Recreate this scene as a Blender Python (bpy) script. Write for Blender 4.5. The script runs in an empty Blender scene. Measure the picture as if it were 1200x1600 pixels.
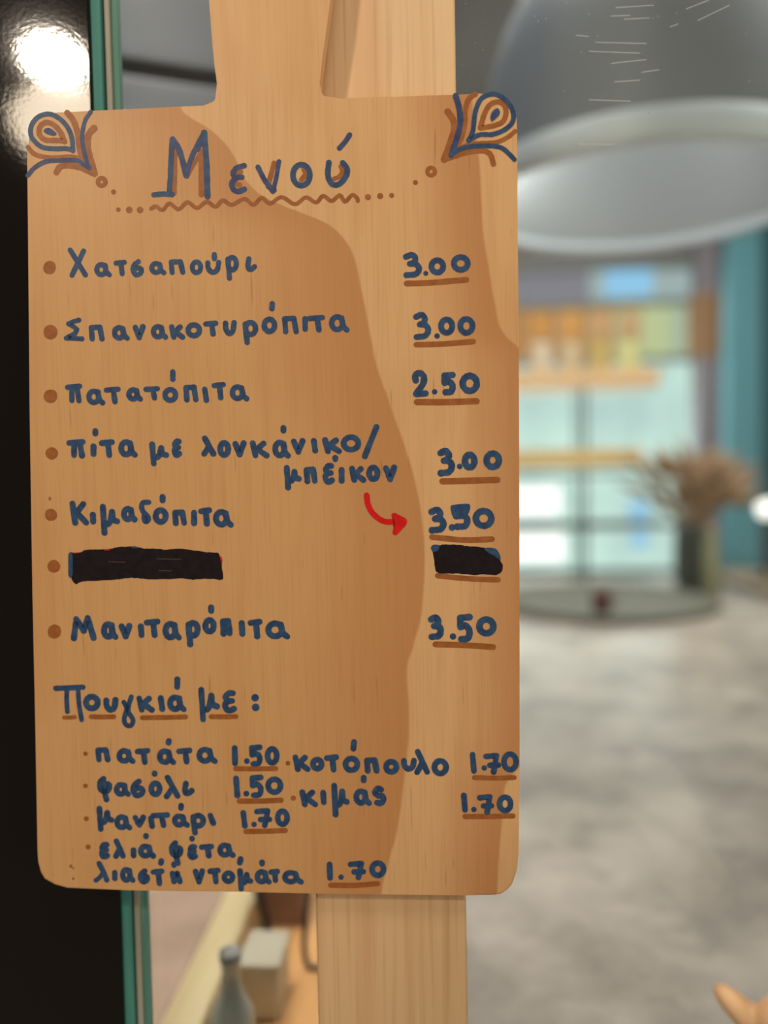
import bpy, bmesh, math, random
from mathutils import Vector, Matrix, noise as mnoise

random.seed(7)
SC = bpy.context.scene
COL = SC.collection


def rgb(r, g, b):
    def f(c):
        c /= 255.0
        return c / 12.92 if c <= 0.04045 else ((c + 0.055) / 1.055) ** 2.4
    return (f(r), f(g), f(b), 1.0)


# ------------------------------------------------------------------ camera
F = 1250.0
D = 0.39
EYE = 1.5
xr = Vector((20400, -290, -1250)).normalized()          # world +X seen in camera axes (x right, y down, z ahead)
zd = Vector((486, 25200, 1250)).normalized()            # world -Z
zd = (zd - xr * zd.dot(xr)).normalized()
yf = xr.cross(zd)                                       # world +Y
R_cw = Matrix((xr, yf, -zd))                            # camera axes -> world
CAM = Vector((0, -D, EYE))
cd = bpy.data.cameras.new('camera')
cam = bpy.data.objects.new('camera', cd)
COL.objects.link(cam)
m3 = Matrix((R_cw @ Vector((1, 0, 0)), R_cw @ Vector((0, -1, 0)), R_cw @ Vector((0, 0, -1)))).transposed()
cam.matrix_world = Matrix.Translation(CAM) @ m3.to_4x4()
cd.sensor_fit = 'HORIZONTAL'
cd.sensor_width = 36.0
cd.lens = 36.0 * F / 1200.0
cd.clip_start = 0.01
cd.dof.use_dof = True
cd.dof.focus_distance = 0.394
cd.dof.aperture_fstop = 3.1
SC.camera = cam


def ray(px, py):
    return R_cw @ Vector(((px - 600) / F, (py - 800) / F, 1.0))


def at(px, py, Y):
    """world point on the vertical plane y = Y"""
    r = ray(px, py)
    return CAM + r * ((Y - CAM.y) / r.y)


def atz(px, py, Z):
    r = ray(px, py)
    return CAM + r * ((Z - CAM.z) / r.z)


# ------------------------------------------------------------------ light and exposure
SC.view_settings.view_transform = 'Standard'
SC.view_settings.look = 'None'
SC.view_settings.exposure = 0.0
SC.view_settings.gamma = 1.0
SC.view_settings.use_curve_mapping = False
w = bpy.data.worlds.new('world')
SC.world = w
w.use_nodes = True
w.node_tree.nodes['Background'].inputs[0].default_value = (0.34, 0.27, 0.20, 1)
w.node_tree.nodes['Background'].inputs[1].default_value = 0.42


def area(name, loc, target, size, power, color, shape='DISK', size_y=None, spread=None):
    l = bpy.data.lights.new(name, 'AREA')
    l.shape = shape
    l.size = size
    if size_y:
        l.size_y = size_y
    l.energy = power
    l.color = color
    if spread:
        l.spread = spread
    o = bpy.data.objects.new(name, l)
    COL.objects.link(o)
    o.location = loc
    d = (Vector(target) - Vector(loc)).normalized()
    o.rotation_euler = d.to_track_quat('-Z', 'Y').to_euler()
    return o


# customer side: the spotlight whose mirror image sits in the black panel
pr = ray(78, 86)
hit = CAM + pr * ((0.03 - CAM.y) / pr.y)
LAMP = hit + Vector((pr.x, -pr.y, pr.z)) * 1.45
area('ceiling_spotlight', LAMP, (0.0, 0.0, 1.45), 0.125, 9.8, (1.0, 0.86, 0.68), 'ELLIPSE', 0.08)
# soft fills added at the right and overhead to lift board and shadows
area('right_side_fill', (1.9, -1.5, 1.35), (0.0, 0.0, 1.35), 1.1, 21.0, (1.0, 0.90, 0.76))
area('overhead_fill', (0.15, -0.75, 2.75), (0.0, 0.0, 1.4), 0.45, 6.0, (1.0, 0.88, 0.72))
pr2 = ray(108, 196)
hit2 = CAM + pr2 * ((0.04 - CAM.y) / pr2.y)
GLOW = hit2 + Vector((pr2.x, -pr2.y, pr2.z)) * 1.5
area('panel_glow_fill', GLOW, hit2, 0.26, 2.6, (1.0, 0.82, 0.60), 'ELLIPSE', 0.19)  # unseen emitter added for the beige glow mirrored in the black panel
# shop interior: ceiling light, daylight from the rear window, front fill
area('shop_ceiling_light', (0.55, 1.5, 2.72), (0.55, 1.5, 0), 1.2, 38.0, (1.0, 0.95, 0.89), 'RECTANGLE', 1.6)
area('window_daylight', (0.35, 3.02, 1.75), (0.35, 0.0, 1.2), 1.5, 10.5, (0.90, 1.0, 0.96), 'RECTANGLE', 1.0)
area('shop_front_fill', (-0.4, 0.5, 2.74), (-0.25, 0.45, 0), 0.5, 4.2, (1.0, 0.90, 0.80), spread=1.0)  # added fill that brightens the ledge and bench at the lower left


# ------------------------------------------------------------------ materials
def mat(name, color, rough=0.5, metal=0.0, emit=0.0, trans=0.0, coat=0.0, spec=0.5):
    m = bpy.data.materials.new(name)
    m.use_nodes = True
    b = m.node_tree.nodes['Principled BSDF']
    b.inputs['Base Color'].default_value = color
    b.inputs['Roughness'].default_value = rough
    b.inputs['Metallic'].default_value = metal
    b.inputs['Specular IOR Level'].default_value = spec
    b.inputs['Coat Weight'].default_value = coat
    b.inputs['Transmission Weight'].default_value = trans
    if emit:
        b.inputs['Emission Color'].default_value = color
        b.inputs['Emission Strength'].default_value = emit
    return m


def nd(m, t, **kw):
    n = m.node_tree.nodes.new(t)
    for k, v in kw.items():
        setattr(n, k, v)
    return n


def lk(m, a, b):
    m.node_tree.links.new(a, b)


def mix(m, fac, a, b, mode='MIX'):
    n = nd(m, 'ShaderNodeMix', data_type='RGBA', blend_type=mode)
    for sock, v in ((n.inputs['Factor'], fac), (n.inputs['A'], a), (n.inputs['B'], b)):
        if hasattr(v, 'is_linked'):
            lk(m, v, sock)
        else:
            sock.default_value = v
    return n.outputs['Result']


def math_n(m, op, a, b=None, c=None, clamp=False):
    n = nd(m, 'ShaderNodeMath', operation=op, use_clamp=clamp)
    for i, v in enumerate((a, b, c)):
        if v is None:
            continue
        if hasattr(v, 'is_linked'):
            lk(m, v, n.inputs[i])
        else:
            n.inputs[i].default_value = v
    return n.outputs[0]


def noise_n(m, scale, vec, detail=3.0, rough=0.5):
    n = nd(m, 'ShaderNodeTexNoise')
    n.inputs['Scale'].default_value = scale
    n.inputs['Detail'].default_value = detail
    n.inputs['Roughness'].default_value = rough
    lk(m, vec, n.inputs['Vector'])
    return n.outputs['Fac']


def coords(m, scale=(1, 1, 1)):
    t = nd(m, 'ShaderNodeTexCoord')
    mp = nd(m, 'ShaderNodeMapping')
    mp.inputs['Scale'].default_value = scale
    lk(m, t.outputs['Object'], mp.inputs['Vector'])
    return mp.outputs['Vector']


def rng(m, v, a, b, c=0.0, d=1.0, smooth=False):
    n = nd(m, 'ShaderNodeMapRange')
    n.interpolation_type = 'SMOOTHSTEP' if smooth else 'LINEAR'
    for i, x in enumerate((v, a, b, c, d)):
        if hasattr(x, 'is_linked'):
            lk(m, x, n.inputs[i])
        else:
            n.inputs[i].default_value = x
    return n.outputs[0]


def bump(m, h, strength, dist=0.001):
    b = nd(m, 'ShaderNodeBump')
    b.inputs['Strength'].default_value = strength
    b.inputs['Distance'].default_value = dist
    lk(m, h, b.inputs['Height'])
    return b.outputs['Normal']


def bsdf(m):
    return m.node_tree.nodes['Principled BSDF']


def grain_wood(name, base, dark, light, sx, stretch, rough=0.5, strength=0.6, axis='Z'):
    """plain straight-grained wood, grain running along one axis"""
    m = mat(name, base, rough)
    k = sx / stretch
    sc = {'Z': (sx, sx, k), 'X': (k, sx, sx), 'Y': (sx, k, sx)}[axis]
    v = coords(m, sc)
    n1 = noise_n(m, 1.0, v, 4)
    v2 = coords(m, tuple(c * 4.5 for c in sc))
    n2 = noise_n(m, 1.0, v2, 3)
    c = mix(m, rng(m, n1, 0.52, 0.72, 0, strength), base, dark)
    c = mix(m, rng(m, n1, 0.48, 0.30, 0, strength), c, light)
    c = mix(m, rng(m, n2, 0.5, 0.75, 0, 0.35), c, dark)
    lk(m, c, bsdf(m).inputs['Base Color'])
    return m


# ------------------------------------------------------------------ mesh helpers
class MB:
    def __init__(self):
        self.bm = bmesh.new()

    def face(self, pts, mi=0):
        vs = [self.bm.verts.new(p) for p in pts]
        f = self.bm.faces.new(vs)
        f.material_index = mi
        return f

    def box(self, a, b, bev=0.0, rot=None, mi=0):
        r = bmesh.ops.create_cube(self.bm, size=1.0)
        vs = r['verts']
        a, b = Vector(a), Vector(b)
        c, s = (a + b) / 2, b - a
        for v in vs:
            v.co = Vector((v.co.x * s.x, v.co.y * s.y, v.co.z * s.z)) + c
        fs = set(f for v in vs for f in v.link_faces)
        if bev:
            es = list(set(e for v in vs for e in v.link_edges))
            r = bmesh.ops.bevel(self.bm, geom=es, offset=bev, segments=3, profile=0.5, affect='EDGES')
        return self

    def lathe(self, prof, seg=48, center=(0, 0, 0), close=False):
        rings = []
        c = Vector(center)
        for r, z in prof:
            rings.append([self.bm.verts.new(c + Vector((max(r, 1e-5) * math.cos(2 * math.pi * i / seg), max(r, 1e-5) * math.sin(2 * math.pi * i / seg), z))) for i in range(seg)])
        n = len(rings)
        for k in range(n if close else n - 1):
            A, B = rings[k], rings[(k + 1) % n]
            for i in range(seg):
                j = (i + 1) % seg
                f = self.bm.faces.new((A[i], A[j], B[j], B[i]))
                f.smooth = True
        return self

    def tube(self, pts, rad, seg=10):
        pts = [Vector(p) for p in pts]
        if not isinstance(rad, (list, tuple)):
            rad = [rad] * len(pts)
        rings = []
        up = None
        for i, p in enumerate(pts):
            t = (pts[min(i + 1, len(pts) - 1)] - pts[max(i - 1, 0)]).normalized()
            if up is None:
                up = Vector((0, 0, 1)) if abs(t.z) < 0.9 else Vector((1, 0, 0))
            a = t.cross(up).normalized()
            b = a.cross(t).normalized()
            up = b
            rings.append([self.bm.verts.new(p + (a * math.cos(2 * math.pi * k / seg) + b * math.sin(2 * math.pi * k / seg)) * rad[i]) for k in range(seg)])
        for A, B in zip(rings, rings[1:]):
            for k in range(seg):
                j = (k + 1) % seg
                f = self.bm.faces.new((A[k], A[j], B[j], B[k]))
                f.smooth = True
        self.bm.faces.new(list(reversed(rings[0])))
        self.bm.faces.new(rings[-1])
        return self

    def sphere(self, c, r, sx=1, sy=1, sz=1):
        rr = bmesh.ops.create_uvsphere(self.bm, u_segments=24, v_segments=14, radius=r)
        for v in rr['verts']:
            v.co = Vector((v.co.x * sx, v.co.y * sy, v.co.z * sz)) + Vector(c)
            for f in v.link_faces:
                f.smooth = True
        return self

    def build(self, name, mats, parent=None, label=None, kind=None):
        me = bpy.data.meshes.new(name)
        bmesh.ops.recalc_face_normals(self.bm, faces=self.bm.faces)
        self.bm.to_mesh(me)
        self.bm.free()
        for m in (mats if isinstance(mats, (list, tuple)) else [mats]):
            me.materials.append(m)
        o = bpy.data.objects.new(name, me)
        COL.objects.link(o)
        if parent:
            o.parent = parent
        if label:
            o['label'] = label
        if kind:
            o['kind'] = kind
        return o


def tag(o, label, cat, group=None):
    o['label'] = label
    o['category'] = cat
    if group:
        o['group'] = group
    return o


def thing(name, label, cat, loc=(0, 0, 0), group=None):
    o = bpy.data.objects.new(name, None)
    o.empty_display_size = 0.02
    COL.objects.link(o)
    o.location = loc
    return tag(o, label, cat, group)


def struct(o):
    o['kind'] = 'structure'
    return o


def copy_thing(root):
    r = root.copy()
    COL.objects.link(r)
    for ch in list(root.children):
        c = ch.copy()
        COL.objects.link(c)
        c.parent = r
    return r


# ================================================================== SETTING: the shop behind the glass
def rough_wall(name, c1, c2, scale, rough=0.7):
    m = mat(name, c1, rough)
    n = noise_n(m, scale, coords(m), 5, 0.6)
    lk(m, mix(m, rng(m, n, 0.35, 0.65), c1, c2), bsdf(m).inputs['Base Color'])
    return m


M_wall = rough_wall('grey_plaster', rgb(150, 146, 146), rgb(132, 128, 128), 3)
M_ceil = rough_wall('grey_ceiling', rgb(128, 124, 122), rgb(118, 114, 112), 2)
M_floor = rough_wall('brown_floor', rgb(132, 112, 98), rgb(108, 92, 82), 4, 0.5)

YB = 3.05
WX0, WX1, WZ0, WZ1 = -0.9, 1.14, 1.04, 2.36
struct(MB().box((-2.0, -0.6, -0.08), (2.6, YB + 0.2, 0.0)).build('floor', M_floor))
struct(MB().box((-2.0, 0.06, 2.8), (2.6, YB + 0.2, 2.9)).build('ceiling', M_ceil))
wb = MB()
wb.box((-2.0, YB, 0), (WX0, YB + 0.15, 2.8))
wb.box((WX1, YB, 0), (2.6, YB + 0.15, 2.8))
wb.box((WX0, YB, 0), (WX1, YB + 0.15, WZ0))
wb.box((WX0, YB, WZ1), (WX1, YB + 0.15, 2.8))
struct(wb.build('wall_back', M_wall))
struct(MB().box((-2.1, 0.06, 0), (-2.0, YB, 2.8)).build('wall_left', M_wall))
struct(MB().box((2.6, 0.06, 0), (2.7, YB, 2.8)).build('wall_right', M_wall))

# rear window: dark slim frame, bright daylight outside, coloured transom panes
M_frame = mat('window_frame_grey', rgb(128, 138, 138), 0.5)


def daylight(name, c, s, c2=None, scale=3.0):
    m = bpy.data.materials.new(name)
    m.use_nodes = True
    nt = m.node_tree
    nt.nodes.clear()
    out = nt.nodes.new('ShaderNodeOutputMaterial')
    e = nt.nodes.new('ShaderNodeEmission')
    e.inputs[0].default_value = c
    e.inputs[1].default_value = s
    if c2:
        n = noise_n(m, scale, coords(m), 3)
        lk(m, mix(m, rng(m, n, 0.4, 0.62), c, c2), e.inputs[0])
    lk(m, e.outputs[0], out.inputs[0])
    return m


wroot = bpy.data.objects.new('window_1', None)
COL.objects.link(wroot)
wroot.location = (0, YB, 0)
struct(wroot)


def wpart(name, boxes, m, label=None):
    b = MB()
    for a, c in boxes:
        b.box((a[0], a[1], a[2]), (c[0], c[1], c[2]))
    return b.build(name, m, wroot, label)


def bx(px, Y=YB):
    return at(px, 760, Y).x


def bz(py, Y=YB):
    return at(950, py, Y).z


T = 0.03
wpart('window_frame', [((WX0, -.02, WZ0), (WX0 + T, .06, WZ1)), ((WX1 - T, -.02, WZ0), (WX1, .06, WZ1)),
                       ((WX0, -.02, WZ0), (WX1, .06, WZ0 + T)), ((WX0, -.02, WZ1 - T), (WX1, .06, WZ1))], M_frame)
zt0, zt1 = bz(563), bz(474)
wpart('transom_bar', [((WX0, -.01, zt0 - .012), (WX1, .05, zt0 + .012)), ((WX0, -.01, zt1 - .012), (WX1, .05, zt1 + .012))], M_frame)
zm = bz(822)
wpart('mullion', [((bx(914) - .008, -.01, WZ0), (bx(914) + .008, .05, zt0))], M_frame)
wpart('glazing_bar', [((WX0, -.01, zm - .012), (WX1, .05, zm + .012))], M_frame)
M_day = daylight('mint_daylight', rgb(206, 235, 223), 1.12, rgb(184, 210, 204), 3.0)
M_bright = daylight('white_daylight', rgb(255, 255, 250), 1.5)
M_blue = daylight('blue_daylight', rgb(150, 205, 240), 1.05)
wpart('pane', [((WX0, .035, WZ0), (WX1, .045, zt0))], M_day, 'pale mint pane with daylight behind')
wpart('pane', [((bx(790), .022, bz(805)), (bx(876), .03, bz(758)))], M_bright, 'white glare pane')
wpart('pane', [((bx(790), .022, bz(878)), (bx(882), .03, bz(832)))], M_bright, 'white glare pane')
wpart('pane', [((bx(986), .022, bz(812)), (bx(1016), .03, bz(785)))], M_blue)
wpart('pane', [((bx(990), .022, bz(858)), (bx(1014), .03, bz(832)))], M_blue)
wpart('pane', [((bx(948), .022, bz(462)), (bx(1022), .03, bz(418)))], M_blue, 'sky blue upper pane')
wpart('pane', [((WX0, .035, zt1), (bx(925), .045, WZ1))], daylight('lilac_pane', rgb(160, 156, 166), 0.75), 'lilac grey upper pane')
wpart('pane', [((bx(925), .035, zt1), (WX1, .045, WZ1))], daylight('pale_pane', rgb(180, 198, 196), 0.85))
tcols = [(780, 838, (206, 152, 96)), (838, 872, (190, 148, 112)), (872, 918, (204, 158, 100)), (918, 962, (196, 154, 108)),
         (962, 1006, (206, 200, 150)), (1006, 1052, (214, 222, 170)), (1052, 1078, (190, 206, 180)), (1078, 1098, (190, 140, 70))]
for i, (x0, x1, c) in enumerate(tcols):
    wpart('transom_pane', [((bx(x0), .035, zt0), (min(bx(x1), WX1), .045, zt1))], daylight('transom_glass', rgb(*c), 0.85), 'tinted transom pane')
wpart('transom_pane', [((WX0, .035, zt0), (bx(780), .045, zt1))], daylight('transom_glass', rgb(200, 150, 95), 0.85), 'tinted transom pane')

# grey pilaster and the teal door beside the window
M_pil = mat('dark_grey_paint', rgb(146, 140, 148), 0.6)
struct(MB().box((bx(1086, 2.99), 2.97, 0), (bx(1142, 2.99), YB, 2.8), 0.004).build('trim_1', M_pil))
M_teal = mat('teal_paint', rgb(96, 156, 170), 0.45)
M_teal2 = mat('dark_teal_paint', rgb(44, 92, 100), 0.45)
dr = bpy.data.objects.new('door_1', None)
COL.objects.link(dr)
struct(dr)
dr.location = (0, 2.85, 0)
X1 = bx(1138, 2.82)
X2 = bx(1189, 2.82)
MB().box((X1, -.03, 0), (X2, .06, 2.6), 0.004).build('door_frame', M_teal, dr, 'teal door post')
MB().box((X2, .0, 0), (X2 + .8, .05, 2.5), 0.004).build('door_leaf', M_teal2, dr, 'dark teal door leaf')
MB().box((bx(1086, 2.9), .115, bz(560, 2.96)), (bx(1141, 2.9), .119, bz(462, 2.96))).build('notice_panel', mat('rust_panel', rgb(164, 124, 90), 0.6), dr, 'rust brown panel on the grey pilaster')

# ------------------------------------------------------------------ stone counter
CZ = 1.08
M_stone = mat('grey_marbled_stone', rgb(170, 162, 152), 0.35)
v = coords(M_stone)
n1 = noise_n(M_stone, 5.0, v, 5, 0.62)
n2 = noise_n(M_stone, 14.0, v, 4, 0.6)
c = mix(M_stone, rng(M_stone, n1, 0.36, 0.66), rgb(206, 194, 180), rgb(142, 130, 120))
c = mix(M_stone, rng(M_stone, n2, 0.48, 0.7, 0, 0.6), c, rgb(122, 112, 104))
lk(M_stone, c, bsdf(M_stone).inputs['Base Color'])
ct = thing('stone_counter', 'grey marbled stone counter stretching back behind the glass', 'counter', (0.5, 1.4, 0))
CX0, CX1, CY0, CY1 = -0.02, 1.05, 0.075, 2.78
MB().box((CX0 - .5, CY0 - 1.4, CZ - .04), (CX1 - .5, CY1 - 1.4, CZ), 0.004).build('stone_top', M_stone, ct)
M_cab = mat('dark_cabinet', rgb(70, 60, 54), 0.5)
MB().box((CX0 - .47, CY0 - 1.37, 0.0), (CX1 - .53, CY1 - 1.43, CZ - .04), 0.004).build('cabinet_base', M_cab, ct)
MB().box((CX1 - .5, CY0 - 1.4, CZ - .05), (CX1 - .478, CY1 - 1.4, CZ + .004), 0.003).build('dark_edge_strip', mat('dark_edging', rgb(62, 52, 50), 0.5), ct)

# ledge on the left with its cream rail, and the wooden bench below it
LZ = 1.10
xl = [atz(250, 1600, LZ).x, atz(316, 1600, LZ).x]
M_ledge = rough_wall('brown_grey_stone', rgb(196, 168, 148), rgb(168, 142, 124), 9, 0.45)
lt = thing('stone_ledge', 'brown grey stone ledge behind the glass at the lower left', 'ledge', (-0.5, 0.9, 0))
MB().box((-1.2 + .5, 0.075 - .9, LZ - .04), (xl[0] + .5, 1.5 - .9, LZ), 0.003).build('ledge_top', M_ledge, lt)
MB().box((-1.2 + .5, 0.09 - .9, 0), (xl[0] + .49, 1.48 - .9, LZ - .04)).build('ledge_base', M_cab, lt)
rl = MB().box((xl[0], 0.075, LZ - .05), (xl[1], 1.5, LZ + .002), 0.004).build('wooden_rail', grain_wood('cream_rail', rgb(226, 206, 160), rgb(206, 182, 138), rgb(236, 220, 180), 60, 20, 0.45, axis='Y'))
tag(rl, 'cream coloured wooden rail along the edge of the brown grey ledge', 'rail')
M_bench = grain_wood('orange_bench_wood', rgb(232, 176, 112), rgb(204, 146, 86), rgb(240, 192, 132), 40, 12, 0.4, axis='Y')
BZ = 1.06
bn = thing('wooden_bench', 'orange brown wooden bench in the gap between rail and batten', 'bench', (-0.09, 0.8, 0))
MB().box((xl[1] + .002 + .09, 0.09 - .8, BZ - .03), (CX0 - .003 + .09, 1.45 - .8, BZ), 0.003).build('bench_top', M_bench, bn)
for sx in (xl[1] + .01, CX0 - .05):
    for sy in (0.12, 1.39):
        MB().box((sx + .09, sy - .8, 0), (sx + .12, sy + .03 - .8, BZ - .03), 0.002).build('leg', M_bench, bn)
# pale tub, dark frame, wire stand, small bottle and card box standing on the bench
M_tub = mat('pale_grey_plastic', rgb(206, 198, 176), 0.45)
p = at(399, 1508, 0.225)
th_ = p.z - BZ
tub = thing('storage_tub', 'pale grey plastic tub with a raised rim on the wooden bench', 'tub', (p.x + .002, 0.25, BZ))
MB().box((-.016, -.024, 0), (.016, .024, th_ - .006), 0.003).build('body', M_tub, tub)
MB().box((-.0175, -.0255, th_ - .007), (.0175, .0255, th_), 0.002).build('rim', M_tub, tub)
M_dk = mat('black_steel', rgb(34, 30, 32), 0.35)
YF = 0.325
q = [at(398, 1370, YF), at(416, 1440, YF), at(432, 1505, YF)]
fo = Vector((q[2].x, YF, BZ))
st2 = thing('folding_frame', 'dark thin metal frame behind the tub in the lower left gap', 'frame', fo)
MB().tube([q[0] + Vector((-.006, 0, .06)) - fo, q[0] - fo, q[1] - fo, q[2] - fo], 0.0042).build('frame_leg', M_dk, st2)
MB().lathe([(0, 0), (.006, 0), (.006, .006), (.0045, max(.008, q[2].z - BZ + .004)), (0, max(.008, q[2].z - BZ + .004))], 16).build('foot', M_dk, st2)
YW = 0.295
h = [at(484, 1380, YW), at(478, 1430, YW), at(475, 1480, YW), at(479, 1505, YW), at(488, 1513, YW), at(497, 1512, YW), at(512, 1506, YW)]
wo = Vector((h[2].x, YW, BZ))
ws = thing('wire_stand', 'black wire stand with a hooked lower end beside the batten', 'stand', wo)
MB().tube([h[0] + Vector((.004, 0, .1)) - wo] + [x - wo for x in h], 0.0026).build('hooked_wire', M_dk, ws)
MB().tube([h[6] - wo + Vector((0, 0, .12)), h[6] - wo, Vector((h[6].x - wo.x, 0, 0.0))], 0.0026).build('upright_wire', M_dk, ws)
M_glassb = mat('bottle_glass', rgb(176, 188, 184), 0.06, spec=0.8)
pb = at(360, 1494, 0.17)
hb = pb.z - BZ
bt = thing('glass_bottle', 'small grey glass bottle with a slim neck beside the cream rail', 'bottle', (pb.x, 0.17, BZ))
MB().lathe([(0.0, 0.0), (0.0147, 0), (0.0165, .003), (0.0165, hb * .46), (0.0147, hb * .56), (0.0087, hb * .70), (0.0073, hb * .78), (0.0070, hb * .95), (0.0078, hb * .96), (0.0078, hb), (.0, hb)], 32).build('bottle_body', M_glassb, bt)
MB().lathe([(.0081, hb * .985), (.0081, hb + .004), (0, hb + .004)], 24).build('stopper', mat('bottle_stopper', rgb(150, 150, 146), 0.4), bt)
M_box = rough_wall('brown_card', rgb(160, 126, 106), rgb(138, 106, 92), 30)
pk = at(400, 1466, 0.36)
cb = MB().box((xl[1] + .004, .36, BZ), (xl[1] + .042, .42, BZ + .10), 0.002).build('card_box', M_box)
tag(cb, 'brown cardboard box on the bench behind the thin dark frame', 'box')

# ------------------------------------------------------------------ steel hood, upper left
M_steel = mat('brushed_steel', rgb(156, 160, 170), 0.5, 0.3)
n = noise_n(M_steel, 1.0, coords(M_steel, (3, 3, 160)), 3)
lk(M_steel, rng(M_steel, n, 0.3, 0.7, 0.34, 0.5), bsdf(M_steel).inputs['Roughness'])
hd = thing('steel_hood', 'brushed steel hood with a dark seam seen left of the board handle', 'hood', (0, 0, 0))
s0, s1 = at(190, 104, 0.51), at(335, 121, 0.55)
cxy = Vector(((s0.x + s1.x) / 2, (s0.y + s1.y) / 2, 0))
ang = math.atan2(s1.y - s0.y, s1.x - s0.x)
hd.location = (cxy.x, cxy.y, s0.z)
hd.rotation_euler = (0, 0, ang)
MB().box((-.5, 0, .010), (.16, .5, 2.8 - s0.z), 0.004).build('upper_casing', M_steel, hd)
MB().box((-.5, 0, -.22), (.16, .5, -.008), 0.004).build('lower_casing', M_steel, hd)
MB().box((-.49, .012, -.01), (.15, .49, .012)).build('seam', mat('seam_shadow_gap', rgb(98, 94, 94), 0.7), hd)
MB().tube([(.085, -.006, .012), (.075, -.008, .10), (.055, -.01, .24)], 0.006).build('steel_rod', M_steel, hd)

# ------------------------------------------------------------------ bell lamp, upper right
M_bell = mat('grey_metal_shade', rgb(150, 156, 163), 0.6, 0.35)
M_bell_in = mat('white_shade_lining', rgb(168, 172, 174), 0.5)
BD = 1.30
bc = at(1003, 322, BD - D)
r0 = 255 * BD / F
bl = thing('pendant_lamp', 'large grey metal bell shaped pendant lamp above the counter', 'lamp', bc)
top = 2.8 - bc.z
MB().lathe([(r0, 0), (r0 * 1.004, .012), (r0 * .985, .05), (r0 * .95, .11), (r0 * .89, .19), (r0 * .80, .265), (r0 * .68, .325), (r0 * .52, .375), (r0 * .34, .41), (r0 * .2, .43), (.03, .44)], 96).build('shade', M_bell, bl)
MB().lathe([(r0 * .992, .001), (r0 * .975, .05), (r0 * .94, .11), (r0 * .88, .185), (r0 * .79, .258), (r0 * .67, .316), (r0 * .5, .364), (.0, .40)], 96).build('lining', M_bell_in, bl)
MB().lathe([(r0 * .985, -.004), (r0 * 1.012, -.002), (r0 * 1.016, .014), (r0 * 1.010, .040), (r0 * .996, .042), (r0 * .985, .012)], 96, close=True).build('rim', mat('brightened_rim', rgb(228, 240, 248), 0.45), bl)  # tall pale rim paints in the brightening low on the shade
MB().lathe([(.02, .435), (.02, .5), (.006, .51), (.006, top)], 20).build('stem', M_dk, bl)

inner_fill = bpy.data.lights.new('pendant_inner_fill', 'POINT')  # added off-centre light that whitens the left of the lining
inner_fill.energy = 1.7
inner_fill.color = (1.0, 0.98, 0.94)
inner_fill.shadow_soft_size = 0.02
bo = bpy.data.objects.new('pendant_inner_fill', inner_fill)
COL.objects.link(bo)
bo.parent = bl
bo.location = (-.17, .085, .15)

# ------------------------------------------------------------------ shelf unit on the counter
SD = 2.90
SY = SD - D


def sx_(px):
    return at(px, 700, SY).x


def sz_(py):
    return at(930, py, SY).z


M_shelf = grain_wood('shelf_wood', rgb(222, 184, 136), rgb(196, 156, 110), rgb(234, 204, 160), 30, 14, 0.5, axis='X')
M_shelf2 = grain_wood('lower_shelf_wood', rgb(226, 190, 122), rgb(204, 166, 100), rgb(236, 208, 146), 30, 14, 0.5, axis='X')
su = thing('shelf_unit', 'open shelf unit with two light wooden boards in front of the window', 'shelf', (sx_(760), SY, CZ))
OX = sx_(760)
zs1 = sz_(605), sz_(578)
zs2 = sz_(730), sz_(702)
MB().box((sx_(640) - OX, -.02, zs1[0] - CZ), (sx_(1030) - OX, .20, zs1[1] - CZ), 0.004).build('shelf_board', M_shelf, su, 'upper shelf board')
MB().box((sx_(640) - OX, -.02, zs2[0] - CZ), (sx_(1002) - OX, .20, zs2[1] - CZ), 0.004).build('shelf_board', M_shelf2, su, 'lower shelf board')
for px in (660, 914):
    for dy in (.0, .18):
        MB().box((sx_(px) - OX - .005, dy - .004, 0), (sx_(px) - OX + .005, dy + .006, zs1[0] - CZ + .002), 0.002).build('upright', M_dk, su)
MB().box((sx_(660) - OX, .182, sz_(742) - CZ - .006), (sx_(1040) - OX, .19, sz_(742) - CZ + .006)).build('rail', M_dk, su)
MB().box((sx_(660) - OX, .182, sz_(822) - CZ - .006), (sx_(1060) - OX, .19, sz_(822) - CZ + .006)).build('rail', M_dk, su)
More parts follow.
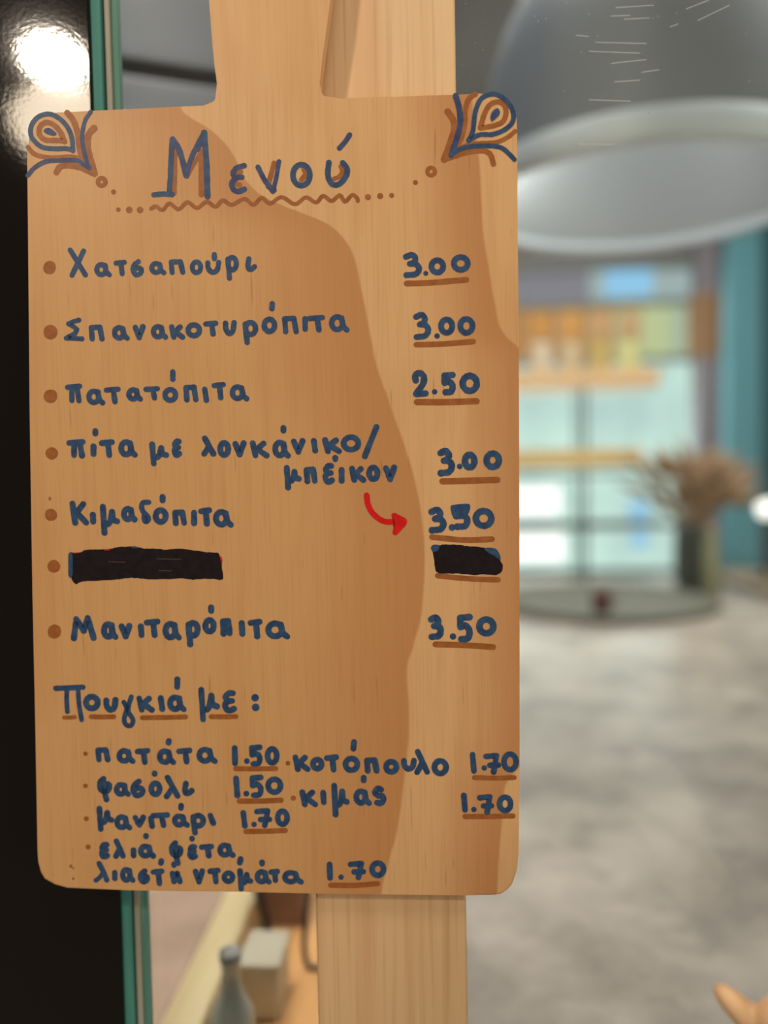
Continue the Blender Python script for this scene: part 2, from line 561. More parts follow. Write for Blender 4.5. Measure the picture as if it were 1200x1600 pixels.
# food packets on the upper shelf
pk_specs = [(850, 'amber topped paper packet, leftmost of the packets on the upper shelf', rgb(214, 150, 58), rgb(226, 206, 176)),
            (897, 'amber topped cream packet, second from the board on the upper shelf', rgb(220, 158, 74), rgb(214, 190, 148)),
            (944, 'tan packet with a mustard lower half on the upper shelf', rgb(210, 166, 112), rgb(206, 178, 96)),
            (990, 'pale yellow packet near the right end of the upper shelf', rgb(206, 170, 120), rgb(222, 220, 150))]
for px, lab, ca, cb_ in pk_specs:
    px_ = sx_(px)
    hh = sz_(482) - zs1[1]
    ca, cb_ = [tuple(q * f_ for q in c_[:3]) + (1,) for c_, f_ in ((ca, .72), (cb_, .7))]
    t = thing('food_packet', lab, 'packet', (px_, SY + .06, zs1[1]), 'food packets on the upper shelf')
    b = MB()
    W = .038
    # pillow-shaped pouch, closed at the top
    rows = 8
    prev = None
    for k in range(rows + 1):
        f = k / rows
        th = .026 * (1 - f) ** .55 + .0015
        wd = W * (1 - .06 * f)
        z = hh * .55 * f
        pts = [Vector((x * wd, y * th, z)) for x, y in ((-1, -.4), (-.6, -1), (.6, -1), (1, -.4), (1, .4), (.6, 1), (-.6, 1), (-1, .4))]
        ring = [b.bm.verts.new(v_) for v_ in pts]
        if prev:
            for i in range(8):
                b.bm.faces.new((prev[i], prev[(i + 1) % 8], ring[(i + 1) % 8], ring[i]))
        else:
            b.bm.faces.new(ring)
        prev = ring
    b.bm.faces.new(prev)
    b.build('pouch', mat('packet_paper', cb_, 0.5), t)
    MB().box((-W * .94, -.012, hh * .55 - .004), (W * .94, .012, hh), 0.004).build('folded_top', mat('packet_label', ca, 0.5), t)

# round dark tray in front of the shelf unit, with a small dark red cup
tray_c = atz(935, 940, CZ)
ty = 2.10
tr = thing('round_tray', 'round dark grey tray lying at the back of the counter', 'tray', (tray_c.x, ty, CZ))
M_tray = mat('dark_tray', rgb(120, 120, 110), 0.75, spec=0.2)
MB().lathe([(0, .0), (.30, 0), (.325, .006), (.335, .016), (.33, .018), (.318, .010), (.30, .006), (0, .006)], 72).build('dish', M_tray, tr)
MB().lathe([(.332, .015), (.337, .018), (.332, .021), (.328, .018)], 72, close=True).build('tray_rim', M_tray, tr)
pc = atz(942, 962, CZ)
cp = thing('small_cup', 'small dark red cup standing on the round tray', 'cup', (pc.x, 1.93, CZ + .006))
MB().lathe([(0, 0), (.022, 0), (.026, .03), (.028, .06), (.026, .062), (.024, .03), (0, .006)], 28).build('cup_body', mat('dark_red_glaze', rgb(96, 46, 46), 0.35), cp)
MB().tube([(.027, 0, .05), (.04, 0, .045), (.042, 0, .03), (.026, 0, .015)], .003).build('handle', mat('dark_glaze', rgb(60, 36, 38), 0.35), cp)

# dried grass in a dark pot, olive jar next to it
PD = 2.72 - D
ppx = at(1078, 800, PD).x
pot_h = at(1078, 818, PD).z - CZ
pt = thing('dried_grass_pot', 'dark pot holding a bushy bunch of dried beige grass plumes', 'plant', (ppx, PD, CZ))
M_pot = mat('dark_green_glaze', rgb(66, 72, 66), 0.4)
MB().lathe([(0, 0), (.040, 0), (.046, .02), (.052, pot_h * .5), (.048, pot_h * .9), (.05, pot_h), (.044, pot_h), (.042, pot_h * .8), (0, pot_h * .75)], 36).build('pot', M_pot, pt)
M_straw = mat('dried_grass', rgb(190, 160, 122), 0.8)
M_straw2 = mat('dried_plume', rgb(158, 130, 100), 0.9)
sb, pb_ = MB(), MB()
for k in range(80):
    a = random.uniform(0, 2 * math.pi)
    lean = random.uniform(.02, .15)
    hgt = random.uniform(.05, .22)
    base = Vector((.02 * math.cos(a), .02 * math.sin(a), pot_h * .8))
    tip = Vector((lean * math.cos(a) * 1.1 + .012, lean * math.sin(a) * .6, pot_h + hgt * (1 - lean * 1.6)))
    mid = (base + tip) / 2 + Vector((0, 0, .03))
    sb.tube([base, mid, tip], [.0016, .0014, .001], 5)
    d_ = (tip - mid).normalized()
    L = random.uniform(.06, .11)
    sag = Vector((math.cos(a), math.sin(a) * .5, -.7)) * .02
    pb_.tube([tip - d_ * .02, tip + d_ * L * .3, tip + d_ * L * .65 + sag * .5, tip + d_ * L + sag], [.003, random.uniform(.012, .02), .009, .002], 6)
sb.build('grass_stems', M_straw, pt)
pb_.build('grass_plumes', M_straw2, pt)
jx = at(1112, 850, PD - .09).x
jh = at(1112, 822, PD - .09).z - CZ
jr = thing('glass_jar', 'olive green jar standing right beside the dark plant pot', 'jar', (jx, PD - .09, CZ))
MB().lathe([(0, 0), (.026, 0), (.029, .01), (.029, jh * .75), (.020, jh * .86), (.020, jh * .92), (0, jh * .92)], 28).build('jar_body', mat('olive_glass', rgb(140, 142, 112), 0.2), jr)
MB().lathe([(.022, jh * .9), (.023, jh), (0, jh)], 28).build('jar_lid', mat('jar_lid', rgb(150, 134, 112), 0.5), jr)

# brown cabinet beyond the counter's right edge, with a loaf and a small round lamp
M_brown = grain_wood('brown_cabinet_wood', rgb(128, 98, 82), rgb(96, 70, 60), rgb(150, 118, 98), 20, 8, 0.5, axis='X')
kb = thing('side_cabinet', 'brown wooden side cabinet beyond the right end of the counter', 'cabinet', (1.45, 2.55, 0))
MB().box((-.36, -.25, 0), (.36, .25, 1.07), 0.004).build('carcass', M_brown, kb)
MB().box((-.37, -.26, 1.07), (.37, .255, 1.10), 0.004).build('cabinet_top', mat('pale_brown_top', rgb(176, 152, 128), 0.5), kb)
MB().box((-.34, -.262, .1), (-.01, -.25, 1.03), 0.003).build('door', M_brown, kb)
MB().box((.01, -.262, .1), (.34, -.25, 1.03), 0.003).build('door', M_brown, kb)
lf = at(1192, 927, 2.42)
loaf = MB()
loaf.sphere((0, 0, .035), .04, 1.5, 1.0, .85)
loaf = loaf.build('bread_loaf', mat('bread_crust', rgb(196, 150, 134), 0.7))
loaf.location = (1.25, 2.40, 1.101)
tag(loaf, 'small pinkish brown loaf on the brown side cabinet', 'bread')
lx = at(1198, 795, 2.50)
lp = thing('globe_lamp', 'small round lit globe lamp at the right edge of the photo', 'lamp', (lx.x, 2.50, 1.10))
MB().lathe([(0, 0), (.05, 0), (.05, .008), (.01, .014), (.008, lx.z - 1.10 - .03), (0, lx.z - 1.10 - .03)], 28).build('stand', M_dk, lp)
g = mat('lit_globe', (1, .98, .93, 1), 0.4, emit=1.4)
MB().sphere((0, 0, lx.z - 1.10), .034).build('globe', g, lp)

# ================================================================== FRONT: black panel, glass, batten
YG = 0.045
eA = (bx(148, YG), bx(205, YG))


def vx(py0px, py1px, Y=YG):
    """mean world x of a vertical edge given its pixel x near the top and near the bottom"""
    return (at(py0px, 80, Y).x + at(py1px, 1500, Y).x) / 2


M_black = mat('glossy_black_lacquer', rgb(16, 12, 11), 0.055, spec=0.5)
nb = noise_n(M_black, 420.0, coords(M_black), 2)
nb2 = noise_n(M_black, 60.0, coords(M_black), 2)
hsum = math_n(M_black, 'ADD', nb, math_n(M_black, 'MULTIPLY', nb2, 1.0))
nrm = bump(M_black, hsum, 0.016, 0.0010)
lk(M_black, nrm, bsdf(M_black).inputs['Normal'])
xb = vx(147, 195)
bp = MB().box((-1.4, 0.040, 0.0), (xb, 0.07, 2.8), 0.001).build('black_panel', M_black)
tag(bp, 'glossy black lacquered panel with a lamp reflection left of the glass', 'panel')

# glass
M_gl = bpy.data.materials.new('clear_glass')
M_gl.use_nodes = True
nt = M_gl.node_tree
nt.nodes.clear()
out = nt.nodes.new('ShaderNodeOutputMaterial')
tp = nt.nodes.new('ShaderNodeBsdfTransparent')
tp.inputs[0].default_value = (0.955, 0.975, 0.968, 1)
gs = nt.nodes.new('ShaderNodeBsdfGlossy')
gs.inputs['Roughness'].default_value = 0.02
fr = nt.nodes.new('ShaderNodeFresnel')
fr.inputs[0].default_value = 1.45
ms = nt.nodes.new('ShaderNodeMixShader')
lk(M_gl, fr.outputs[0], ms.inputs[0])
lk(M_gl, tp.outputs[0], ms.inputs[1])
lk(M_gl, gs.outputs[0], ms.inputs[2])
lk(M_gl, ms.outputs[0], out.inputs[0])


def edge_mat(name, c1, c2):
    m = mat(name, c1, 0.55, spec=0.2)
    n_ = noise_n(m, 1.0, coords(m, (300, 300, 6)), 3)
    lk(m, mix(m, rng(m, n_, 0.35, 0.65), c1, c2), bsdf(m).inputs['Base Color'])
    return m


M_edge = edge_mat('green_glass_edge', rgb(84, 148, 138), rgb(62, 122, 118))
M_edge2 = edge_mat('pale_glass_edge', rgb(120, 160, 146), rgb(86, 136, 122))
M_alu = edge_mat('pale_strip', rgb(176, 176, 160), rgb(150, 150, 138))
M_gap = mat('dark_gasket', rgb(38, 34, 34), 0.5)
e = [vx(148, 191), vx(164, 209), vx(168, 211), vx(177, 218), vx(189, 229)]
gp = thing('glass_partition', 'large clear glass pane behind the batten, its green edge showing', 'glass', (0.5, YG, 0))
MB().box((e[3] + .0006 - .5, .003, 0), (2.6 - .5, .013, 2.8)).build('pane', M_gl, gp)
MB().box((e[0] - .5 + .0004, -.003, 0), (e[1] - .5, .013, 2.8), 0.0006).build('polished_edge', M_edge, gp, 'wide blue green polished edge')
MB().box((e[1] - .5, .0, 0), (e[2] - .5, .012, 2.8)).build('gasket', M_gap, gp, 'thin dark gasket line')
MB().box((e[2] - .5, -.001, 0), (e[3] - .5, .012, 2.8), 0.0004).build('spacer_strip', M_alu, gp, 'pale spacer strip')
MB().box((e[3] - .5, .001, 0), (e[4] - .5, .0045, 2.8), 0.0004).build('polished_edge', M_edge2, gp, 'narrow green edge of the rear sheet')

# scratches and dust on the glass, upper right
sc_m = mat('scratch_white', rgb(226, 230, 232), 0.6)
bsdf(sc_m).inputs['Alpha'].default_value = 0.42
sb = MB()


def flat_stroke(b, pts, rad, y, f=at):
    pts = [f(px, py, y) for px, py in pts]
    for A, B in zip(pts, pts[1:]):
        d_ = (B - A).normalized()
        n_ = Vector((-d_.z, 0, d_.x)) * rad
        b.face([A - n_ * .3, B - n_ * .3, B + n_ * .3, A + n_ * .3])


S = [((962, 12), (1022, 8)), ((975, 30), (1015, 28)), ((1072, 14), (1108, 0)), ((1090, 32), (1140, 8)), ((1047, 42), (1060, 37)),
     ((930, 66), (1010, 68)), ((920, 80), (1000, 83)), ((955, 99), (1010, 93)), ((1002, 113), (1030, 109)), ((920, 156), (985, 158)),
     ((960, 128), (1000, 125)), ((905, 225), (960, 226)), ((955, 25), (985, 24)), ((900, 55), (920, 57))]
for a_, b_ in S:
    flat_stroke(sb, [a_, b_], 0.0008, YG + .0028)
for k in range(110):
    px, py = random.uniform(716, 1190), random.uniform(4, 330)
    if px < 815 and py > 140:
        px += 105
    c_ = at(px, py, YG + .0028)
    r_ = random.choice((.00012, .00016, .0002, .0003))
    sb.face([c_ + Vector((math.cos(t_ * 1.047) * r_, 0, math.sin(t_ * 1.047) * r_)) for t_ in range(6)])
sb.build('scratches_and_dust', sc_m, gp, 'fine white scratches and dust specks', 'stuff').location = (-.5, -YG, 0)

# wooden batten
YBT = 0.0185
M_pine = mat('planed_pine', rgb(226, 186, 132), 0.45)
vv = coords(M_pine, (1, 1, .02))
nA = noise_n(M_pine, 95.0, vv, 3)
nB = noise_n(M_pine, 420.0, vv, 3)
nC = noise_n(M_pine, 22.0, coords(M_pine, (1, 1, .12)), 2)
c = mix(M_pine, rng(M_pine, nA, 0.50, 0.68, 0, 0.55), rgb(232, 198, 152), rgb(210, 162, 118))
c = mix(M_pine, rng(M_pine, nC, 0.4, 0.65, 0, 0.5), c, rgb(222, 180, 132))
c = mix(M_pine, rng(M_pine, nB, 0.52, 0.75, 0, 0.4), c, rgb(184, 134, 88))
lk(M_pine, c, bsdf(M_pine).inputs['Base Color'])
xl_b = (at(493, 1400, YBT).x + at(497, 1600, YBT).x) / 2
xr_b = (at(711, 60, YBT).x + at(731, 1560, YBT).x) / 2
bat = MB().box((xl_b, YBT, 0.0), (xr_b, YG + .0025, 2.8), 0.0016).build('wooden_batten', M_pine)
tag(bat, 'upright pale pine batten on the glass, behind the menu board', 'batten')

# ================================================================== THE MENU BOARD
TILT = math.radians(1.15)
zb0 = at(430, 1394, 0.008).z
broot = thing('menu_board', 'cutting board shaped wooden menu board with handwritten Greek dishes and prices', 'menu board')
BM = Matrix.Translation((0, 0.0095, zb0)) @ Matrix.Rotation(TILT, 4, 'X')
broot.matrix_world = BM
BMI = BM.inverted()


def atb(px, py, off=0.0):
    """point on the board's face, in the board's own axes"""
    o, d_ = BMI @ CAM, BMI.to_3x3() @ ray(px, py)
    p_ = o + d_ * (-o.y / d_.y)
    return Vector((p_.x, -off, p_.z))


def catmull(pts, n=8, closed=False):
    P = [Vector((p_[0], p_[1])) for p_ in pts]
    if len(P) == 2:
        return [P[0].lerp(P[1], k / 6) for k in range(7)]
    out_ = []
    N = len(P)
    for i in range(N if closed else N - 1):
        p0 = P[(i - 1) % N] if closed or i > 0 else P[i] * 2 - P[i + 1]
        p1, p2 = P[i], P[(i + 1) % N]
        p3 = P[(i + 2) % N] if closed or i + 2 < N else P[i + 1] * 2 - P[i]
        for k in range(n):
            t = k / n
            out_.append(0.5 * ((2 * p1) + (p2 - p0) * t + (2 * p0 - 5 * p1 + 4 * p2 - p3) * t * t + (3 * p1 - p0 - 3 * p2 + p3) * t ** 3))
    if not closed:
        out_.append(P[-1])
    return out_


# --- slab
TH = 0.0085
OUT = [(42.5, 254), (42.8, 235), (45, 210), (50, 194), (58, 183.5), (70, 177.8), (86, 176), (110, 175), (146, 173), (200, 170.5), (260, 167.5), (318, 165), (330, 163.8),
       (336, 161.5), (339.5, 156), (340.5, 148), (339, 130), (335.5, 105), (332, 70), (329, 35), (326.5, 0), (322, -60), (320, -140), (328, -190), (350, -225), (385, -242), (425, -246),
       (470, -240), (505, -220), (524, -190), (528, -140), (522, -60), (516, 0), (511.5, 35), (506.5, 70), (502, 105), (499.5, 130), (499, 146), (501.5, 151.5), (508, 153.8), (530, 153.8),
       (620, 151), (705, 148.2), (751, 146.2), (772, 146.5), (788, 151.5), (798, 159), (804, 170), (807, 184), (808, 205), (808.3, 254), (809, 360), (810.5, 500), (811, 640), (811.8, 940),
       (811.8, 1220), (811, 1280), (810.4, 1336), (808, 1361), (800.5, 1382.5), (793, 1391), (784, 1397.2), (774, 1399.2), (728, 1399), (500, 1396.3), (380, 1393.6), (200, 1391),
       (105, 1388.6), (85, 1383), (69, 1374), (62.5, 1363), (60, 1347), (58.7, 1330), (55.5, 1150), (50.8, 930), (46.3, 640), (43.6, 340)]
b = MB()
front = [b.bm.verts.new(atb(*p_)) for p_ in OUT]
back = [b.bm.verts.new(atb(*p_) + Vector((0, TH, 0))) for p_ in OUT]
n_ = len(OUT)
ff = b.bm.faces.new(front)
fb = b.bm.faces.new(list(reversed(back)))
for i in range(n_):
    j = (i + 1) % n_
    b.bm.faces.new((front[j], front[i], back[i], back[j]))
ed = list(ff.edges) + list(fb.edges)
bmesh.ops.bevel(b.bm, geom=ed, offset=0.0011, segments=3, profile=0.5, affect='EDGES')
bmesh.ops.triangulate(b.bm, faces=[f for f in b.bm.faces if len(f.verts) > 4])

M_board = mat('figured_plywood', rgb(205, 160, 108), 0.42, spec=0.35)
tco = nd(M_board, 'ShaderNodeTexCoord')
sep = nd(M_board, 'ShaderNodeSeparateXYZ')
lk(M_board, tco.outputs['Object'], sep.inputs[0])
bxs, bzs = sep.outputs['X'], sep.outputs['Z']
Z0, Z1 = atb(400, 1400).z, atb(400, -250).z
XA, XB = atb(30, 800).x, atb(830, 800).x


def figure_curve(pts):
    """x of a veneer boundary as a function of height, as a float curve"""
    fz = rng(M_board, bzs, Z0, Z1)
    fc = nd(M_board, 'ShaderNodeFloatCurve')
    cv = fc.mapping.curves[0]
    q_ = sorted(((atb(x_, y_).z - Z0) / (Z1 - Z0), (atb(x_, y_).x - XA) / (XB - XA)) for x_, y_ in pts)
    cv.points[0].location = q_[0]
    cv.points[1].location = q_[-1]
    for a_ in q_[1:-1]:
        cv.points.new(*a_)
    for p_ in cv.points:
        p_.handle_type = 'AUTO'
    fc.mapping.update()
    lk(M_board, fz, fc.inputs['Value'])
    return rng(M_board, fc.outputs[0], 0, 1, XA, XB)


PXM = (XB - XA) / 800.0
wob = noise_n(M_board, 1.0, coords(M_board, (90, 90, 30)), 3)
wob = math_n(M_board, 'MULTIPLY', math_n(M_board, 'SUBTRACT', wob, 0.5), 9 * PXM)
c1 = figure_curve([(270, -250), (275, 100), (283, 168), (300, 185), (325, 200), (350, 222), (370, 250), (380, 275), (402, 300), (440, 320), (478, 335), (515, 352), (540, 376), (553, 400), (562, 440),
                   (575, 500), (591, 580), (608, 630), (630, 690), (655, 780), (663, 840), (664, 890), (658, 960), (645, 1010), (637, 1040), (638, 1100), (637, 1160), (630, 1230), (620, 1300), (607, 1350), (596, 1398)])
c2 = figure_curve([(735, -250), (738, 150), (745, 222), (752, 290), (757, 380), (766, 427), (773, 470), (783, 513), (797, 532), (815, 548), (830, 600), (830, 1100), (815, 1190), (790, 1230), (783, 1300), (776, 1398)])
x1 = math_n(M_board, 'SUBTRACT', math_n(M_board, 'ADD', bxs, wob), c1)      # >0 right of the long boundary
x2 = math_n(M_board, 'SUBTRACT', math_n(M_board, 'ADD', bxs, wob), c2)
right1 = rng(M_board, x1, -2 * PXM, 2 * PXM)
right2 = rng(M_board, x2, -2 * PXM, 2 * PXM)
BASE, DARK, LIGHT, RED = rgb(215, 167, 113), rgb(196, 138, 86), rgb(224, 179, 127), rgb(192, 132, 83)
near1 = rng(M_board, x1, -230 * PXM, 0, 0, 1, True)
near2 = rng(M_board, x2, -125 * PXM, 0, 0, 1, True)
col = mix(M_board, math_n(M_board, 'MULTIPLY', near1, 0.85), BASE, DARK)
right_col = mix(M_board, math_n(M_board, 'MULTIPLY', near2, 0.85), LIGHT, RED)
right_col = mix(M_board, right2, right_col, LIGHT)
col = mix(M_board, right1, col, right_col)
# fine vertical grain, pores and broad clouding
g1 = noise_n(M_board, 1.0, coords(M_board, (900, 900, 22)), 3)
g2 = noise_n(M_board, 1.0, coords(M_board, (150, 150, 7)), 3)
g3 = noise_n(M_board, 1.0, coords(M_board, (26, 26, 9)), 3)
col = mix(M_board, rng(M_board, g1, 0.5, 0.72, 0, 0.20), col, rgb(170, 116, 70))
col = mix(M_board, rng(M_board, g2, 0.48, 0.7, 0, 0.16), col, rgb(186, 130, 80))
col = mix(M_board, rng(M_board, g3, 0.5, 0.75, 0, 0.40), col, rgb(196, 138, 84))
g4 = noise_n(M_board, 1.0, coords(M_board, (420, 420, 34)), 1)
col = mix(M_board, rng(M_board, g4, 0.70, 0.78, 0, 0.35), col, rgb(140, 88, 52))
lk(M_board, col, bsdf(M_board).inputs['Base Color'])
lk(M_board, bump(M_board, g1, 0.06, 0.0004), bsdf(M_board).inputs['Normal'])
b.build('board_slab', M_board, broot)

# --- ink
def ink(name, c1_, c2_, rough=0.45):
    m = mat(name, c1_, rough, spec=0.35)
    n_ = noise_n(m, 1.0, coords(m, (260, 260, 260)), 3)
    lk(m, mix(m, rng(m, n_, 0.35, 0.65), c1_, c2_), bsdf(m).inputs['Base Color'])
    return m


M_navy = ink('navy_marker', rgb(40, 66, 104), rgb(54, 86, 124))
M_navy2 = ink('violet_navy_marker', rgb(46, 60, 104), rgb(62, 82, 124))
M_brown_ink = ink('brown_marker', rgb(150, 88, 40), rgb(166, 102, 52))
M_black_ink = ink('black_marker', rgb(26, 20, 24), rgb(34, 28, 34), 0.3)
M_red_ink = ink('red_marker', rgb(226, 26, 24), rgb(204, 20, 22))
M_stain = ink('brown_spot', rgb(150, 100, 60), rgb(166, 116, 72))
INKS = [M_navy, M_navy2, M_brown_ink, M_black_ink, M_red_ink, M_stain]
M_highlight = ink('painted_highlight_streak', rgb(84, 66, 66), rgb(64, 52, 54))  # highlights on the black block, drawn in as paler strokes
INKS.append(M_highlight)
NV, NV2, BR, BK, RD, SP, GY = range(7)
_lay = [0]


class Ink(MB):
    """strokes of a marker pen on the board face"""

    def stroke(self, pts, wd, mi=NV, smooth=True, closed=False, n=8, rough=0.07):
        P = catmull(pts, n, closed) if smooth else [Vector(p_) for p_ in pts]
        if not smooth:
            Q = []
            for A, B in zip(P, P[1:]):
                Q += [A.lerp(B, k / 6) for k in range(6)]
            P = Q + [P[-1]]
        _lay[0] += 1
        off = 0.00005 + (_lay[0] % 6) * 0.000012 + (0.00008 if mi in (NV, NV2, RD, GY) else 0)
        seed = random.uniform(0, 50)
        R = []
        for i, p_ in enumerate(P):
            R.append(wd / 2 * (1 + rough * 2 * mnoise.noise(Vector((i * .55, seed, 0)))))
        if closed:
            P, R = P + [P[0]], R + [R[0]]
        vsl = []
        for i, p_ in enumerate(P):
            t = P[min(i + 1, len(P) - 1)] - P[max(i - 1, 0)]
            if closed and i in (0, len(P) - 1):
                t = P[1] - P[-2]
            if t.length < 1e-6:
                t = Vector((1, 0))
            t.normalize()
            vsl.append((p_ + Vector((-t.y, t.x)) * R[i], p_ - Vector((-t.y, t.x)) * R[i]))
        L = [self.bm.verts.new(atb(a.x, a.y, off)) for a, c_ in vsl]
        Rr = [self.bm.verts.new(atb(c_.x, c_.y, off)) for a, c_ in vsl]
        for i in range(len(P) - 1):
            f = self.bm.faces.new((L[i], L[i + 1], Rr[i + 1], Rr[i]))
            f.material_index = mi
        idx = [0, len(P) - 1] if smooth else range(0, len(P), 6)
        if not closed:
            for k, i in enumerate(idx):
                self.disc(P[i], R[i], mi, off + .000003 + k * .000003)
        return self

    def disc(self, c_, r_, mi, off=None, ry=None):
        if off is None:
            off = 0.00007
        vs = [self.bm.verts.new(atb(c_[0] + math.cos(k * math.pi / 8) * r_, c_[1] + math.sin(k * math.pi / 8) * (ry or r_), off)) for k in range(16)]
        f = self.bm.faces.new(vs)
        f.material_index = mi

    def blob(self, pts, mi, off=0.00007, n=5, jag=0.0):
        P = catmull(pts, n, True)
        vs = [self.bm.verts.new(atb(p_.x + random.uniform(-jag, jag), p_.y + random.uniform(-jag, jag), off)) for p_ in P]
        f = self.bm.faces.new(vs)
        f.material_index = mi
        bmesh.ops.triangulate(self.bm, faces=[f])

    def done(self, name, label=None):
        used = sorted({f.material_index for f in self.bm.faces})
        mp = {u: i for i, u in enumerate(used)}
        for f in self.bm.faces:
            f.material_index = mp[f.material_index]
            f.normal_update()
            if f.normal.y > 0:
                f.normal_flip()
        me = bpy.data.meshes.new(name)
        self.bm.to_mesh(me)
        self.bm.free()
        for u in used:
            me.materials.append(INKS[u])
        o = bpy.data.objects.new(name, me)
        COL.objects.link(o)
        o.parent = broot
        if label:
            o['label'] = label
        return o


def ell(cx, cy, rx, ry, a0=0, a1=360, k=10):
    return [(cx + rx * math.cos(math.radians(a0 + (a1 - a0) * i / k)), cy + ry * math.sin(math.radians(a0 + (a1 - a0) * i / k))) for i in range(k + 1)]


# strokes in a unit box, y down; ('c' closed loop, 's' smooth, 'p' polyline)
GL = {
    'a': [('c', ell(.36, .5, .36, .48)[:-1]), ('s', [(.66, .10), (.70, .45), (.80, .78), (1, 1)])],
    'n': [('p', [(0.02, .04), (.10, 1)]), ('p', [(.02, .03), (.80, 0)]), ('p', [(.80, .0), (1, .98)])],
    'P': [('p', [(0, .08), (1, .0)]), ('p', [(.36, .08), (.36, .98)]), ('p', [(.78, .05), (.95, 1)])],
    't': [('p', [(0, .08), (1, 0)]), ('p', [(.60, .05), (.74, 1)])],
    'i': [('p', [(.1, 0), (.9, 1)])],
    'o': [('c', ell(.5, .5, .5, .5)[:-1])],
    'v': [('p', [(0, .05), (.52, 1), (1, 0)])],
    'k': [('p', [(0, 0), (.20, 1)]), ('p', [(.78, .02), (.16, .62)]), ('p', [(.34, .50), (1, 1)])],
    'u': [('s', [(0, .05), (.05, .60), (.42, 1), (.85, .75), (1, 0)])],
    'r': [('p', [(.02, .08), (.2, 1)]), ('c', ell(.52, .30, .48, .30)[:-1])],
    'm': [('p', [(.05, 0), (.16, 1)]), ('s', [(.12, .58), (.30, .68), (.52, .58), (.66, .20)]), ('s', [(.66, .20), (.74, .48), (1, .56)])],
    'l': [('p', [(.12, 0), (1, .98)]), ('p', [(.58, .52), (.05, 1)])],
    'e': [('s', [(.88, .03), (.45, .04), (.12, .25), (.35, .45), (.80, .46)]), ('s', [(.40, .46), (.06, .66), (.25, .95), (.62, 1), (1, .90)])],
    's': [('s', [(.62, 0), (.15, .25), (0, .66), (.35, 1), (.85, .90), (1, .64), (.70, .46), (.20, .55)])],
    'f': [('s', [(.40, 0), (.06, .18), (.08, .48), (.45, .62), (.85, .55), (.98, .33), (.72, .24), (.52, .40), (.54, .70), (.68, 1)])],
    'z': [('s', [(.75, .08), (.35, 0), (.02, .25), (.35, .48), (.85, .50), (1, .78), (.65, 1), (.25, .95)])],
    'j': [('s', [(.18, 0), (.06, .6), (.18, .95), (.55, .98), (1, .72)])],
    'h': [('p', [(0, .05), (.22, .96)]), ('s', [(.06, .12), (.42, .30), (.62, .02), (.72, .3), (1, 1)])],
    "'": [('p', [(.75, 0), (.25, 1)])],
    '.': [('d', [(.5, .5)])],
    '/': [('p', [(1, 0), (0, 1)])],
    '0': [('c', ell(.5, .5, .5, .5)[:-1])],
    '1': [('p', [(.2, 0), (.8, 1)])],
    '2': [('s', [(.12, .36), (.08, .10), (.50, .0), (.85, .18), (.78, .50), (.45, .78), (.18, .98)]), ('p', [(.18, 1), (1, .98)])],
    '3': [('s', [(0, .10), (.45, 0), (.72, .16), (.62, .36), (.30, .44)]), ('s', [(.30, .44), (.75, .46), (1, .68), (.75, .94), (.05, 1)])],
    '5': [('p', [(1, .0), (.10, .04)]), ('p', [(.10, .04), (.12, .46)]), ('s', [(.12, .46), (.60, .38), (1, .62), (.85, .95), (.22, 1)])],
    '7': [('p', [(.0, .06), (.85, 0), (.62, 1)]), ('p', [(.30, .60), (1, .58)])],
    'M': [('p', [(0, 1), (.12, .05), (.50, .62), (.70, 0), (1, .98)])],
    'X': [('p', [(0, 0), (1, .98)]), ('p', [(.88, .04), (.12, 1)])],
}


WMUL = 1.13


def write(name, label, crops, wd, mi=NV, under=(), extra=None):
    wd *= WMUL
    b_ = Ink()
    for (ox, oy, s_), letters in crops:
        for ch, x0, y0, x1_, y1 in letters:
            X0, Y0, XX, YY = ox + x0 / s_ + wd / 2, oy + y0 / s_ + wd / 2, ox + x1_ / s_ - wd / 2, oy + y1 / s_ - wd / 2
            if XX < X0:
                X0 = XX = (X0 + XX) / 2
            if YY < Y0:
                Y0 = YY = (Y0 + YY) / 2
            for kind_, pts in GL[ch]:
                q_ = [(X0 + px * (XX - X0), Y0 + py * (YY - Y0)) for px, py in pts]
                if kind_ == 'd':
                    b_.disc(q_[0], max((x1_ - x0) / s_, (y1 - y0) / s_) / 2, mi)
                else:
                    b_.stroke(q_, wd, mi, smooth=kind_ != 'p', closed=kind_ == 'c')
    if extra:
        extra(b_)
    return b_.done(name, label)


def cv(crop, pts):
    ox, oy, s_ = crop
    return [(ox + x_ / s_, oy + y_ / s_) for x_, y_ in pts]


A_, B_, C_, D_, E_ = (60, 370, 6), (230, 370, 6), (60, 470, 6), (230, 470, 6), (390, 460, 6)
F_, G_, H_, I_, J_ = (60, 570, 6), (230, 570, 6), (60, 660, 6), (230, 660, 6), (410, 655, 5)
K_, L_, M_, N_, O_, P_ = (60, 765, 6), (230, 765, 6), (60, 940, 6), (260, 940, 6), (70, 1050, 6), (230, 1050, 6)
Q_, R_, S_, T_, U_, V_ = (120, 1150, 6), (280, 1150, 6), (120, 1240, 6), (300, 1240, 6), (100, 1300, 6), (280, 1300, 6)
W_, X_, Y_, Z1_, Z2_ = (430, 1150, 6), (560, 1150, 1200 / 260), (430, 1320, 6), (620, 380, 6), (620, 570, 6)
Z3_, Z4_, Z5_, BK_ = (640, 690, 20 / 3), (640, 945, 20 / 3), (550, 760, 1200 / 270), (70, 840, 4)
OL, OR, TL_, TR_ = (40, 160, 8), (680, 135, 8), (170, 190, 5), (390, 190, 5)
CL, CR = (0, 120, 1200 / 420), (400, 120, 1200 / 420)

